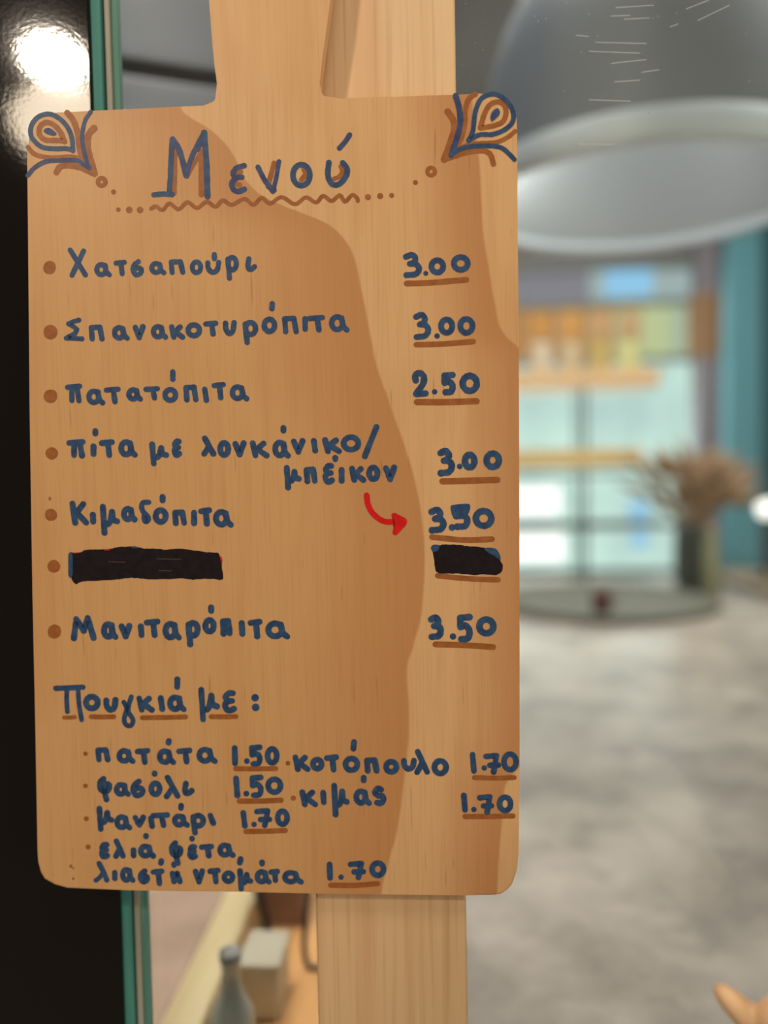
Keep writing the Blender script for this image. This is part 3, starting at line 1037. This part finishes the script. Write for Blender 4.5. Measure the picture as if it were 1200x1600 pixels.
# title
t = Ink()
t.stroke(cv(TL_, [(515, 200), (518, 380), (512, 560)]), 7.0, BR)
t.stroke(cv(TL_, [(722, 235), (660, 340), (612, 430)]), 6.6, BR)
t.stroke(cv(TL_, [(724, 235), (724, 400), (724, 570)]), 8.8, BR)
t.stroke(cv(TL_, [(1008, 395), (1030, 392)]), 7.7, BR)
t.stroke(cv(TL_, [(1002, 490), (1020, 495)]), 7.7, BR)
t.stroke(cv(TR_, [(192, 325), (172, 400), (150, 480)]), 8.2, BR)
t.stroke(cv(TR_, [(425, 370), (438, 410), (405, 455)]), 8.2, BR)
t.stroke(cv(TR_, [(712, 350), (725, 390), (700, 430), (660, 448)]), 7.2, BR)
t.stroke(cv(TL_, [(352, 572), (430, 566), (495, 570)]), 8.1, NV)
t.stroke(cv(TL_, [(472, 560), (482, 420), (488, 280), (495, 140)]), 8.1, NV)
t.stroke(cv(TL_, [(500, 138), (540, 200), (575, 300), (606, 420)]), 9.0, NV2)
t.stroke(cv(TL_, [(606, 420), (640, 300), (690, 190), (742, 92)]), 8.1, NV2)
t.stroke(cv(TL_, [(690, 215), (738, 110)]), 9.9, NV2)
t.stroke(cv(TL_, [(745, 88), (762, 300), (768, 450), (772, 585)]), 9.5, NV)
t.stroke(cv(TL_, [(1058, 345), (1000, 362), (972, 400), (985, 432), (1040, 434)]), 8.1, NV2)
t.stroke(cv(TL_, [(1000, 438), (962, 480), (975, 530), (1015, 545), (1060, 528)]), 8.6, NV2)
t.stroke(cv(TR_, [(66, 356), (120, 460), (182, 545)]), 7.9, NV2)
t.stroke(cv(TR_, [(182, 548), (210, 430), (230, 312)]), 7.0, NV2)
t.stroke(cv(TR_, [(150, 505), (190, 535)]), 8.8, NV2)
t.stroke(cv(TR_, ell(405, 418, 66, 82)[:-1]), 8.8, NV, closed=True)
t.stroke(cv(TR_, [(620, 320), (612, 420), (645, 488), (700, 488), (752, 430), (762, 370), (728, 322)]), 8.8, NV)
t.done('title_lettering', 'large navy title with brown shading')
t = Ink()
t.stroke(cv(TR_, [(782, 104), (745, 160), (702, 208)]), 7.9, NV2)
t.done('accent_mark', 'slanting navy accent over the title')
t = Ink()
t.stroke(cv(TL_, [(332, 680), (368, 662), (420, 690), (475, 640), (545, 685), (615, 630), (690, 675), (765, 626), (835, 665), (890, 615), (960, 650), (1060, 604), (1130, 650), (1195, 595), (1260, 640), (1350, 590), (1455, 645), (1540, 592), (1620, 632), (1675, 580), (1740, 620), (1805, 575), (1845, 625), (1900, 575), (1938, 595), (1946, 620)]), 6.2, BR, n=6)
t.done('wavy_underline', 'brown wavy line under the title')
for cr_, x_, y_, r_ in ((TL_, 75, 688, 18), (TL_, 160, 690, 26), (TL_, 245, 690, 26), (TL_, 37, 550, 20), (TR_, 925, 590, 24), (TR_, 1020, 582, 24), (TR_, 1110, 577, 20), (CR, 712, 472, 11)):
    t = Ink()
    t.disc(cv(cr_, [(x_, y_)])[0], r_ / cr_[2], BR)
    t.done('brown_dot')
for cr_, x_, y_, r_, w_ in ((OL, 952, 995, 47, 58), (CR, 782, 423, 17, 19)):
    t = Ink()
    t.stroke(cv(cr_, ell(x_, y_, r_, r_)[:-1]), w_ / cr_[2], BR, closed=True)
    t.done('brown_ring')

# corner ornaments
t = Ink()
t.stroke(cv(OL, [(520, 130), (600, 230), (655, 400), (680, 600), (750, 770), (860, 885)]), 9.4, BR)
t.stroke(cv(OL, [(30, 560), (120, 650), (300, 690), (540, 680), (650, 695), (780, 790)]), 7.3, BR)
t.stroke(cv(OL, [(855, 325), (790, 400), (772, 520), (800, 680), (862, 890)]), 10.8, BR)
t.stroke(cv(OL, [(385, 875), (440, 800), (560, 790), (700, 820), (862, 892)]), 9.4, BR)
t.stroke(cv(OL, [(480, 485), (380, 475), (250, 470), (175, 400), (185, 300), (260, 252), (350, 280), (430, 365), (488, 490)]), 8.7, BR)
t.stroke(cv(OL, [(815, 118), (745, 230), (710, 400), (720, 550), (755, 700), (790, 815)]), 6.6, NV2)
t.stroke(cv(OL, [(28, 915), (110, 820), (250, 742), (450, 725), (640, 727), (710, 765), (795, 822)]), 7.0, NV2)
t.stroke(cv(OL, [(590, 595), (500, 577), (380, 580), (210, 560), (95, 465), (62, 370), (82, 270), (150, 188), (240, 150), (330, 152), (440, 215), (530, 320), (580, 450), (592, 605)]), 7.4, NV)
t.blob(cv(OL, [(228, 360), (255, 325), (310, 325), (385, 385), (370, 412), (310, 410), (260, 390)]), NV2, .00022)
t.done('corner_ornament', 'blue and brown feather ornament in the left corner')
t = Ink()
t.stroke(cv(OR, [(500, 100), (420, 160), (375, 300), (370, 450), (330, 640), (245, 800)]), 8.2, BR)
t.stroke(cv(OR, [(1000, 560), (900, 640), (760, 700), (560, 712), (400, 735), (240, 820)]), 7.0, BR)
t.stroke(cv(OR, [(155, 315), (225, 420), (240, 530), (190, 700), (112, 915)]), 10.5, BR)
t.stroke(cv(OR, [(112, 915), (250, 868), (420, 820), (600, 805), (690, 855), (728, 970)]), 8.9, BR)
t.stroke(cv(OR, [(565, 520), (610, 360), (680, 235), (780, 195), (865, 240), (885, 340), (840, 445), (720, 495), (565, 520)]), 8.2, BR)
t.stroke(cv(OR, [(256, 118), (300, 280), (315, 450), (280, 620), (200, 860)]), 9.1, NV2)
t.stroke(cv(OR, [(200, 860), (300, 790), (450, 752), (700, 745), (830, 770), (920, 840), (990, 915)]), 7.3, NV)
t.stroke(cv(OR, [(418, 680), (470, 560), (500, 330), (560, 175), (650, 112), (760, 102), (885, 178), (965, 300), (972, 430), (880, 535), (720, 600), (560, 605), (418, 672)]), 7.5, NV)
t.blob(cv(OR, [(690, 375), (720, 310), (775, 275), (808, 310), (800, 360), (760, 400), (710, 440), (692, 410)]), NV2, .00022)
t.done('corner_ornament', 'blue and brown feather ornament in the right corner')

# bullets
for cr_, x_, y_, r_ in ((A_, 105, 288, 62), (C_, 115, 293, 68), (F_, 115, 295, 65), (H_, 125, 290, 58), (K_, 118, 235, 58), (BK_, 57, 180, 39), (M_, 150, 282, 65)):
    t = Ink()
    cx, cy = cv(cr_, [(x_, y_)])[0]
    rr_ = r_ / cr_[2]
    t.blob([(cx + math.cos(k * .785) * rr_ * random.uniform(.93, 1.05), cy + math.sin(k * .785) * rr_ * random.uniform(.95, 1.08)) for k in range(8)], BR)
    t.done('bullet_dot')
for cr_, x_, y_, r_ in ((Q_, 82, 165, 21), (Q_, 82, 467, 22), (S_, 90, 235, 24), (S_, 107, 500, 24), (R_, 1020, 255, 23), (T_, 950, 42, 25)):
    t = Ink()
    t.disc(cv(cr_, [(x_, y_)])[0], r_ / cr_[2], BR)
    t.done('small_bullet_dot')
for cr_, p_, rx_, ry_ in ((K_, (108, 85), 2.2, 3.2), ((30, 1330, 6), (485, 140), 2.4, 2.9), ((30, 1330, 6), (508, 160), 1.6, 1.6), ((30, 1330, 6), (507, 257), 2.0, 2.0)):
    t = Ink()
    t.disc(cv(cr_, [p_])[0], rx_, SP, None, ry_)
    t.done('brown_speck', 'tiny brown speck in the wood')

# dish names
def dn(label, crops, wd, extra=None, name='dish_name'):
    return write(name, 'navy handwriting reading ' + label, crops, wd, NV, extra=extra)


dn('Χατσαπούρι', [(A_, [('X', 275, 100, 465, 385), ('a', 525, 235, 690, 380), ('t', 705, 215, 830, 370), ('s', 865, 210, 990, 380)]),
                  (B_, [('a', 20, 225, 180, 360), ('n', 200, 210, 358, 358), ('o', 400, 212, 525, 360), ('u', 545, 215, 695, 358), ("'", 610, 142, 650, 230), ('r', 732, 170, 860, 412), ('j', 918, 182, 1032, 330)])], 7.0)
dn('Σπανακοτυρόπιτα', [(C_, [('n', 470, 222, 622, 382), ('a', 690, 225, 858, 375), ('v', 885, 218, 1005, 370)]),
                       (D_, [('a', 35, 215, 197, 365), ('k', 205, 218, 357, 365), ('o', 360, 200, 515, 352), ('t', 525, 185, 667, 335), ('u', 710, 180, 840, 332), ('r', 893, 178, 1042, 415)]),
                       (E_, [('o', 113, 208, 260, 372), ("'", 183, 62, 239, 157), ('n', 303, 200, 462, 375), ('i', 495, 203, 547, 352), ('t', 535, 192, 707, 357), ('a', 745, 183, 937, 357)])], 7.4,
   lambda b_: b_.stroke(cv(C_, [(382, 180), (330, 195), (285, 215), (335, 245), (362, 268), (345, 305), (262, 350), (330, 352), (408, 356)]), 7.4, NV, smooth=False))
dn('Πατατόπιτα', [(F_, [('P', 250, 175, 412, 362), ('a', 450, 220, 627, 380), ('t', 613, 203, 772, 372), ('a', 825, 208, 982, 347), ('t', 985, 198, 1142, 337)]),
                  (G_, [('o', 143, 208, 292, 357), ("'", 218, 40, 264, 160), ('n', 338, 185, 482, 352), ('i', 513, 203, 582, 357), ('t', 603, 160, 737, 332), ('a', 775, 180, 957, 342)])], 7.4)
dn('πίτα με λουκάνικο', [(H_, [('P', 263, 155, 443, 337), ('i', 493, 198, 542, 322), ("'", 508, 52, 562, 132), ('t', 568, 157, 717, 335), ('a', 750, 155, 932, 330)]),
                         (I_, [('m', 13, 178, 207, 412), ('e', 228, 148, 328, 332), ('l', 503, 122, 647, 322), ('o', 658, 165, 787, 332), ('v', 800, 168, 932, 327), ('k', 963, 168, 1147, 337)]),
                         (J_, [('a', 78, 157, 222, 307), ("'", 143, 45, 187, 112), ('v', 223, 147, 337, 277), ('i', 378, 147, 437, 267), ('k', 468, 140, 622, 272), ('o', 613, 118, 772, 260), ('/', 778, 38, 914, 312)])], 8.0)
dn('μπέικον', [(J_, [('m', 163, 357, 307, 555), ('n', 323, 370, 432, 507), ('e', 467, 338, 567, 512), ("'", 553, 280, 587, 337), ('i', 597, 373, 642, 502), ('k', 678, 363, 812, 497), ('o', 812, 355, 922, 490), ('v', 943, 355, 1052, 492)])], 8.0)
dn('Κιμαδόπιτα', [(K_, [('k', 293, 103, 477, 337), ('i', 483, 208, 543, 327), ('m', 570, 132, 767, 432), ('a', 775, 150, 930, 307)]),
                  (L_, [("'", 120, 40, 170, 127), ('o', 53, 165, 202, 330), ('n', 233, 185, 375, 342), ('i', 413, 188, 467, 342), ('t', 478, 165, 607, 347), ('a', 618, 180, 812, 357)])], 8.2,
   lambda b_: b_.stroke(cv(K_, [(1035, 118), (985, 122), (968, 160), (985, 210), (1025, 250), (1030, 285), (1005, 298), (992, 270), (995, 225)]), 8.2))
dn('Μανιταρόπιτα', [(M_, [('M', 305, 125, 547, 372), ('a', 588, 180, 752, 360), ('v', 753, 198, 882, 352), ('i', 933, 203, 997, 342), ('t', 988, 158, 1145, 342)]),
                    (N_, [('a', -35, 178, 147, 366), ('r', 178, 170, 322, 427), ('o', 338, 145, 472, 308), ("'", 393, 26, 447, 114), ('n', 502, 153, 622, 327), ('i', 678, 173, 742, 328), ('t', 762, 160, 902, 352), ('a', 928, 173, 1162, 355)])], 8.4)


def extra_head(b_):
    b_.stroke(cv(O_, [(104, 152), (230, 148), (358, 142)]), 8.4)
    b_.stroke(cv(O_, [(208, 165), (206, 270), (213, 372)]), 7.4)
    b_.stroke(cv(O_, [(312, 160), (322, 300), (346, 448)]), 7.2)
    b_.stroke(cv(O_, [(742, 282), (768, 340), (745, 440), (762, 492), (808, 500), (828, 448), (785, 372), (788, 310), (812, 232)]), 7.4)


dn('Πουγκιά με :', [(O_, [('o', 360, 203, 525, 367), ('u', 550, 233, 692, 382), ('k', 858, 218, 1032, 382), ('i', 1058, 217, 1132, 373)]),
                    (P_, [('a', 188, 208, 372, 377), ("'", 253, 42, 312, 167), ('m', 472, 138, 682, 472), ('e', 698, 165, 842, 387), ('.', 980, 205, 1044, 277), ('.', 985, 295, 1049, 368)])], 8.2, extra_head, 'section_heading')
fi = 'filling_name'
dn('πατάτα', [(Q_, [('n', 173, 103, 317, 247), ('a', 373, 110, 552, 262), ('t', 543, 110, 690, 272), ('a', 753, 113, 932, 272), ("'", 832, 18, 892, 88), ('t', 933, 108, 1082, 267)]), (R_, [('a', 163, 98, 362, 262)])], 7.8, None, fi)
dn('φασόλι', [(Q_, [('f', 188, 373, 335, 620), ('a', 348, 428, 510, 572), ('s', 503, 398, 644, 582), ('o', 673, 415, 804, 572), ("'", 703, 320, 757, 382), ('l', 812, 362, 972, 592), ('j', 985, 418, 1104, 564)])], 7.8, None, fi)
dn('μανιτάρι', [(S_, [('m', 180, 112, 354, 357), ('a', 353, 190, 522, 344), ('v', 523, 195, 650, 320), ('i', 668, 205, 735, 330), ('t', 690, 172, 875, 322), ('a', 893, 183, 1060, 320), ("'", 950, 85, 1007, 162), ('r', 1063, 178, 1212, 392)]), (T_, [('i', 143, 178, 230, 302)])], 7.8, None, fi)
dn('ελιά, φέτα,', [(U_, [('e', 325, 88, 434, 257), ('l', 458, 58, 580, 252), ('i', 626, 142, 680, 247), ('a', 695, 105, 864, 250), ("'", 742, 8, 796, 67), ("'", 880, 243, 942, 317), ('f', 983, 75, 1122, 317)]),
                   (V_, [('e', 73, 108, 177, 262), ("'", 98, 33, 144, 90), ('t', 186, 108, 328, 247), ('a', 358, 95, 530, 242), ("'", 538, 225, 607, 314)])], 7.8, None, fi)
dn('λιαστή ντομάτα', [(U_, [('i', 452, 352, 502, 460), ('a', 525, 325, 672, 477), ('s', 693, 338, 808, 490), ('t', 812, 340, 942, 507), ("'", 1010, 273, 1054, 337), ('h', 992, 358, 1114, 490)]),
                      (V_, [('v', 128, 337, 243, 492), ('t', 266, 333, 390, 490), ('o', 398, 358, 527, 487), ('m', 540, 338, 694, 558), ('a', 708, 345, 868, 492), ("'", 753, 258, 802, 322), ('t', 836, 343, 944, 477), ('a', 966, 353, 1168, 492)])], 7.6,
   lambda b_: (b_.stroke(cv(U_, [(330, 292), (375, 380), (402, 448)]), 7.8), b_.stroke(cv(U_, [(372, 375), (335, 425), (300, 452)]), 7.2)), fi)
dn('κοτόπουλο', [(W_, [('k', 163, 172, 332, 337), ('o', 328, 193, 462, 332), ('t', 458, 170, 597, 342), ('o', 633, 183, 797, 347), ("'", 703, 28, 770, 144), ('n', 832, 198, 978, 352), ('o', 1013, 213, 1164, 362)]),
                 (X_, [('u', 308, 155, 422, 257), ('l', 398, 92, 517, 282), ('o', 528, 158, 653, 290)])], 8.0, None, fi)
dn('κιμάς', [(W_, [('k', 228, 498, 402, 667), ('i', 422, 502, 484, 647), ('m', 520, 437, 698, 762), ('a', 733, 488, 907, 655), ("'", 803, 363, 857, 442), ('z', 908, 463, 1042, 657)])], 8.0, None, fi)


WMUL = 1.06


# prices
def pr_(label, crop, letters, wd, extra=None):
    return write('price', 'navy handwritten price ' + label, [(crop, letters)], wd, NV, extra=extra)


def dotbox(x_, y_, r_):
    return ('.', x_ - r_, y_ - r_, x_ + r_, y_ + r_)


pr_('3.00', Z1_, [('3', 58, 82, 237, 327), dotbox(272, 283, 24), ('0', 298, 133, 462, 302), ('0', 508, 103, 692, 277)], 8.6)
pr_('3.00', Z1_, [('3', 153, 643, 322, 907), dotbox(378, 870, 26), ('0', 388, 688, 547, 867), ('0', 568, 683, 737, 867)], 8.6)
pr_('2.50', Z2_, [('2', 135, 48, 300, 302), dotbox(355, 253, 26), ('5', 410, 65, 552, 287), ('0', 588, 73, 780, 274)], 9.4)
pr_('3.00', Z3_, [('3', 288, 63, 474, 362), dotbox(522, 258, 30), ('0', 543, 103, 709, 302), ('0', 768, 90, 964, 297)], 9.6)


def fill5(b_):
    b_.blob(cv(Z5_, [(688, 135), (730, 125), (812, 122), (818, 160), (800, 200), (775, 222), (735, 225), (700, 205), (688, 170)]), NV, .00022)


pr_('3.50', Z5_, [('3', 530, 140, 658, 327), dotbox(695, 285, 24), ('5', 690, 122, 822, 302), ('0', 838, 148, 990, 296)], 9.6, fill5)
pr_('3.50', Z4_, [('3', 192, 98, 359, 367), dotbox(452, 330, 34), ('5', 483, 93, 657, 392), ('0', 693, 118, 907, 330)], 9.6)
pr_('1.50', R_, [('1', 493, 85, 552, 282), dotbox(635, 235, 27), ('5', 648, 78, 782, 287), ('0', 803, 93, 942, 277)], 8.4)
pr_('1.50', R_, [('1', 503, 370, 577, 582), dotbox(630, 540, 28), ('5', 653, 360, 792, 582), ('0', 808, 378, 977, 552)], 8.4)
pr_('1.70', T_, [('1', 450, 153, 527, 327), dotbox(582, 288, 26), ('7', 583, 133, 754, 324), ('0', 778, 138, 918, 312)], 8.2)
pr_('1.70', Y_, [('1', 482, 155, 543, 337), dotbox(618, 303, 26), ('7', 680, 148, 852, 332), ('0', 882, 143, 1043, 312)], 8.4)
pr_('1.70', X_, [('1', 800, 113, 857, 272), dotbox(908, 230, 20), ('7', 900, 120, 1030, 278), ('0', 1030, 110, 1158, 262)], 8.2)
pr_('1.70', X_, [('1', 738, 408, 792, 552), dotbox(833, 530, 20), ('7', 857, 418, 980, 568), ('0', 998, 420, 1118, 557)], 8.2)

# underlines
for crop, a_, m_, c_, w_ in ((Z1_, (92, 378), (300, 372), (652, 343), 9.2), ((420, 360, 3), (692, 536), (820, 532), (958, 521), 8.8), (Z2_, (190, 349), (450, 350), (748, 341), 10),
                             (Z3_, (342, 414), (600, 408), (912, 398), 10), (Z5_, (556, 352), (780, 372), (972, 366), 9), (Z5_, (595, 620), (800, 640), (1015, 648), 8.4),
                             (Z4_, (270, 412), (560, 420), (870, 440), 9.4), (R_, (530, 306), (700, 308), (905, 305), 8), (T_, (445, 70), (620, 70), (835, 62), 8.4),
                             (T_, (507, 355), (690, 352), (875, 345), 8.2), (Y_, (520, 377), (740, 380), (960, 363), 8.2), (X_, (838, 299), (990, 303), (1125, 299), 7.6), (X_, (770, 580), (940, 580), (1115, 576), 8.2)):
    t = Ink()
    t.stroke(cv(crop, [a_, m_, c_]), w_, BR, rough=.04)
    t.done('price_underline')
for crop, a_, c_, w_ in ((O_, (182, 427), (282, 423), 6.4), (O_, (435, 419), (648, 419), 7.6), (O_, (915, 428), (1320, 420), 7.6), (P_, (600, 418), (832, 417), 7.6)):
    t = Ink()
    t.stroke(cv(crop, [a_, ((a_[0] + c_[0]) / 2, (a_[1] + c_[1]) / 2 + 2), c_]), w_, BR, rough=.04)
    t.done('heading_underline')

# crossed-out dish and its price
t = Ink()
t.blob(cv(BK_, [(152, 102), (190, 98), (225, 92), (260, 76), (330, 72), (400, 72), (440, 62), (500, 56), (560, 54), (620, 68), (690, 68), (760, 74), (860, 70), (960, 84), (1030, 92), (1082, 96), (1100, 130), (1108, 190), (1112, 260),
                (1060, 260), (1000, 257), (930, 262), (860, 255), (750, 260), (650, 262), (580, 252), (500, 254), (440, 264), (330, 268), (230, 276), (200, 290), (180, 278), (165, 250), (152, 238)]), BK, .00014, 4, .5)
t.blob(cv(BK_, [(150, 102), (172, 100), (176, 150), (176, 210), (170, 246), (150, 240), (148, 170)]), NV, .00022)
_lay[0] = 5
t.stroke(cv(BK_, [(160, 98), (215, 96)]), 2, RD)
t.stroke(cv(BK_, [(375, 76), (405, 76)]), 1.5, RD)
t.stroke(cv(BK_, [(1100, 122), (1106, 145)]), 2.5, RD)
for y_, xa, xb_ in ((150, 400, 500), (132, 700, 850), (205, 715, 790), (216, 960, 1050)):
    t.stroke(cv(BK_, [(xa, y_), ((xa + xb_) / 2, y_ + 2), (xb_, y_ + 3)]), 1.4, GY)
t.stroke(cv(BK_, [(548, 60), (575, 62)]), 3, NV)
t.done('crossed_out_dish', 'black block covering the sixth dish name')
t = Ink()
t.blob(cv(Z5_, [(552, 420), (575, 405), (612, 408), (640, 402), (690, 404), (735, 405), (800, 414), (870, 420), (930, 428), (990, 430), (1020, 465), (1030, 510), (1046, 550), (1040, 590), (1000, 615), (920, 610), (850, 615), (740, 606), (660, 606), (600, 600), (578, 575), (570, 500), (560, 455)]), BK, .00014, 4, .45)
t.blob(cv(Z5_, [(920, 428), (992, 430), (1025, 470), (1028, 510), (985, 480), (940, 455)]), NV, .00022)
t.blob(cv(Z5_, [(550, 420), (570, 404), (605, 410), (600, 440), (570, 455), (552, 440)]), NV, .00022)
t.done('crossed_out_price', 'black block covering the sixth price')
t = Ink()
t.stroke(cv(Z5_, [(102, 62), (110, 120), (138, 178), (188, 225), (240, 246), (300, 243)]), 9.0, RD, rough=.04)
t.blob(cv(Z5_, [(274, 202), (292, 183), (335, 202), (376, 225), (379, 258), (345, 300), (316, 330), (298, 338), (282, 322), (290, 290), (298, 265), (296, 240), (290, 220)]), RD, .00022)
t.done('red_arrow', 'curved red marker arrow')

# ================================================================== HAND, lower right
M_skin = mat('skin', rgb(232, 178, 140), 0.5)
bs = bsdf(M_skin)
bs.inputs['Subsurface Weight'].default_value = 0.15
bs.inputs['Subsurface Radius'].default_value = (0.006, 0.003, 0.0015)
nn = noise_n(M_skin, 60.0, coords(M_skin), 3)
lk(M_skin, mix(M_skin, rng(M_skin, nn, 0.35, 0.65), rgb(252, 212, 166), rgb(248, 200, 160)), bs.inputs['Base Color'])
YH = -0.075


def hp(px, py, dy=0.0):
    return at(px, py, YH + dy)


hroot = thing('person', 'hand of a person reaching in at the lower right with index finger pointing up', 'person', hp(1640, 2240, -.05))
hm = MB()


def limb(pts, rads):
    """tapered rounded limb: cones between joints, balls at the joints"""
    pts = [p_ - hroot.location for p_ in pts]
    for (A, ra), (B, rb) in zip(zip(pts, rads), zip(pts[1:], rads[1:])):
        hm.tube([A, A.lerp(B, .5), B], [ra, (ra + rb) / 2, rb], 20)
    for p_, r_ in zip(pts, rads):
        hm.sphere(p_, r_)


WR = hp(1445, 1905, -.012)
MC = [hp(1256, 1682, -.002), hp(1300, 1658, -.012), hp(1356, 1654, -.016), hp(1408, 1674, -.016)]
# palm: four metacarpals and the heel of the hand
for m_, r_ in zip(MC, (.0095, .0098, .0094, .0086)):
    limb([WR, m_], [.015, r_])
    limb([WR.lerp(m_, .15) + Vector((0, .010, 0)), m_ + Vector((0, .007, 0))], [.013, r_ * .9])
for p_, q_ in zip(MC, MC[1:]):
    limb([p_.lerp(WR, .12), q_.lerp(WR, .12)], [.0085, .0085])
# index finger pointing; the other three curled into the palm
limb([MC[0], hp(1201, 1618), hp(1158, 1579, .002), hp(1139, 1561, .003), hp(1129, 1551, .004)], [.0090, .0069, .0054, .0046, .0037])
limb([MC[1], hp(1217, 1594, -.004), hp(1244, 1640, .017), hp(1284, 1684, .016)], [.0095, .0088, .0074, .0064])
limb([MC[2], hp(1284, 1580, -.006), hp(1306, 1636, .016), hp(1340, 1682, .014)], [.0090, .0082, .0070, .0060])
limb([MC[3], hp(1352, 1604, -.006), hp(1366, 1650, .012), hp(1392, 1688, .010)], [.0080, .0072, .0062, .0054])
# thumb leaving the side of the palm near its base, closing over the curled middle finger
limb([WR.lerp(MC[0], .25) + Vector((-.004, .012, 0)), hp(1318, 1792, .018), hp(1272, 1742, .026), hp(1262, 1700, .029)], [.0125, .0104, .0086, .0070])
# wrist and forearm
limb([WR, hp(1510, 2010, -.02), hp(1640, 2240, -.05)], [.0185, .022, .033])
hand = hm.build('hand', M_skin, hroot)
rm = hand.modifiers.new('remesh', 'REMESH')
rm.mode = 'VOXEL'
rm.voxel_size = 0.0011
rm.use_smooth_shade = True
smo = hand.modifiers.new('smooth', 'SMOOTH')
smo.factor = 0.5
smo.iterations = 7
M_nail = mat('finger_nail', rgb(240, 196, 170), 0.25)
nb_ = MB()
tipc, tipd = hp(1135, 1558, .004), (hp(1129, 1551, .004) - hp(1152, 1577, .002)).normalized()
side = tipd.cross(Vector((0, -1, 0))).normalized()
nrm_ = side.cross(tipd).normalized()
if nrm_.y > 0:
    nrm_ = -nrm_
for i in range(6):
    for j in range(5):
        def npt(u_, v_):
            a_ = (u_ - .5) * 1.9
            return tipc + tipd * (-.006 + .0085 * v_) + (side * math.sin(a_) + nrm_ * math.cos(a_)) * (.0047 - .0012 * v_) - hroot.location
        nb_.face([npt(i / 6, j / 5), npt((i + 1) / 6, j / 5), npt((i + 1) / 6, (j + 1) / 5), npt(i / 6, (j + 1) / 5)])
nb_.build('fingernail', M_nail, hroot)
sl = MB()
a0_, a1_ = hp(1470, 1975, -.018), hp(1640, 2240, -.05)
sl.tube([a0_ - hroot.location, (a0_ + a1_) / 2 - hroot.location, Vector((0, 0, 0)), (a1_ - a0_) * .6], [.033, .040, .046, .05], 24)
sl.build('sleeve', mat('dark_sleeve', rgb(60, 58, 66), 0.8), hroot)
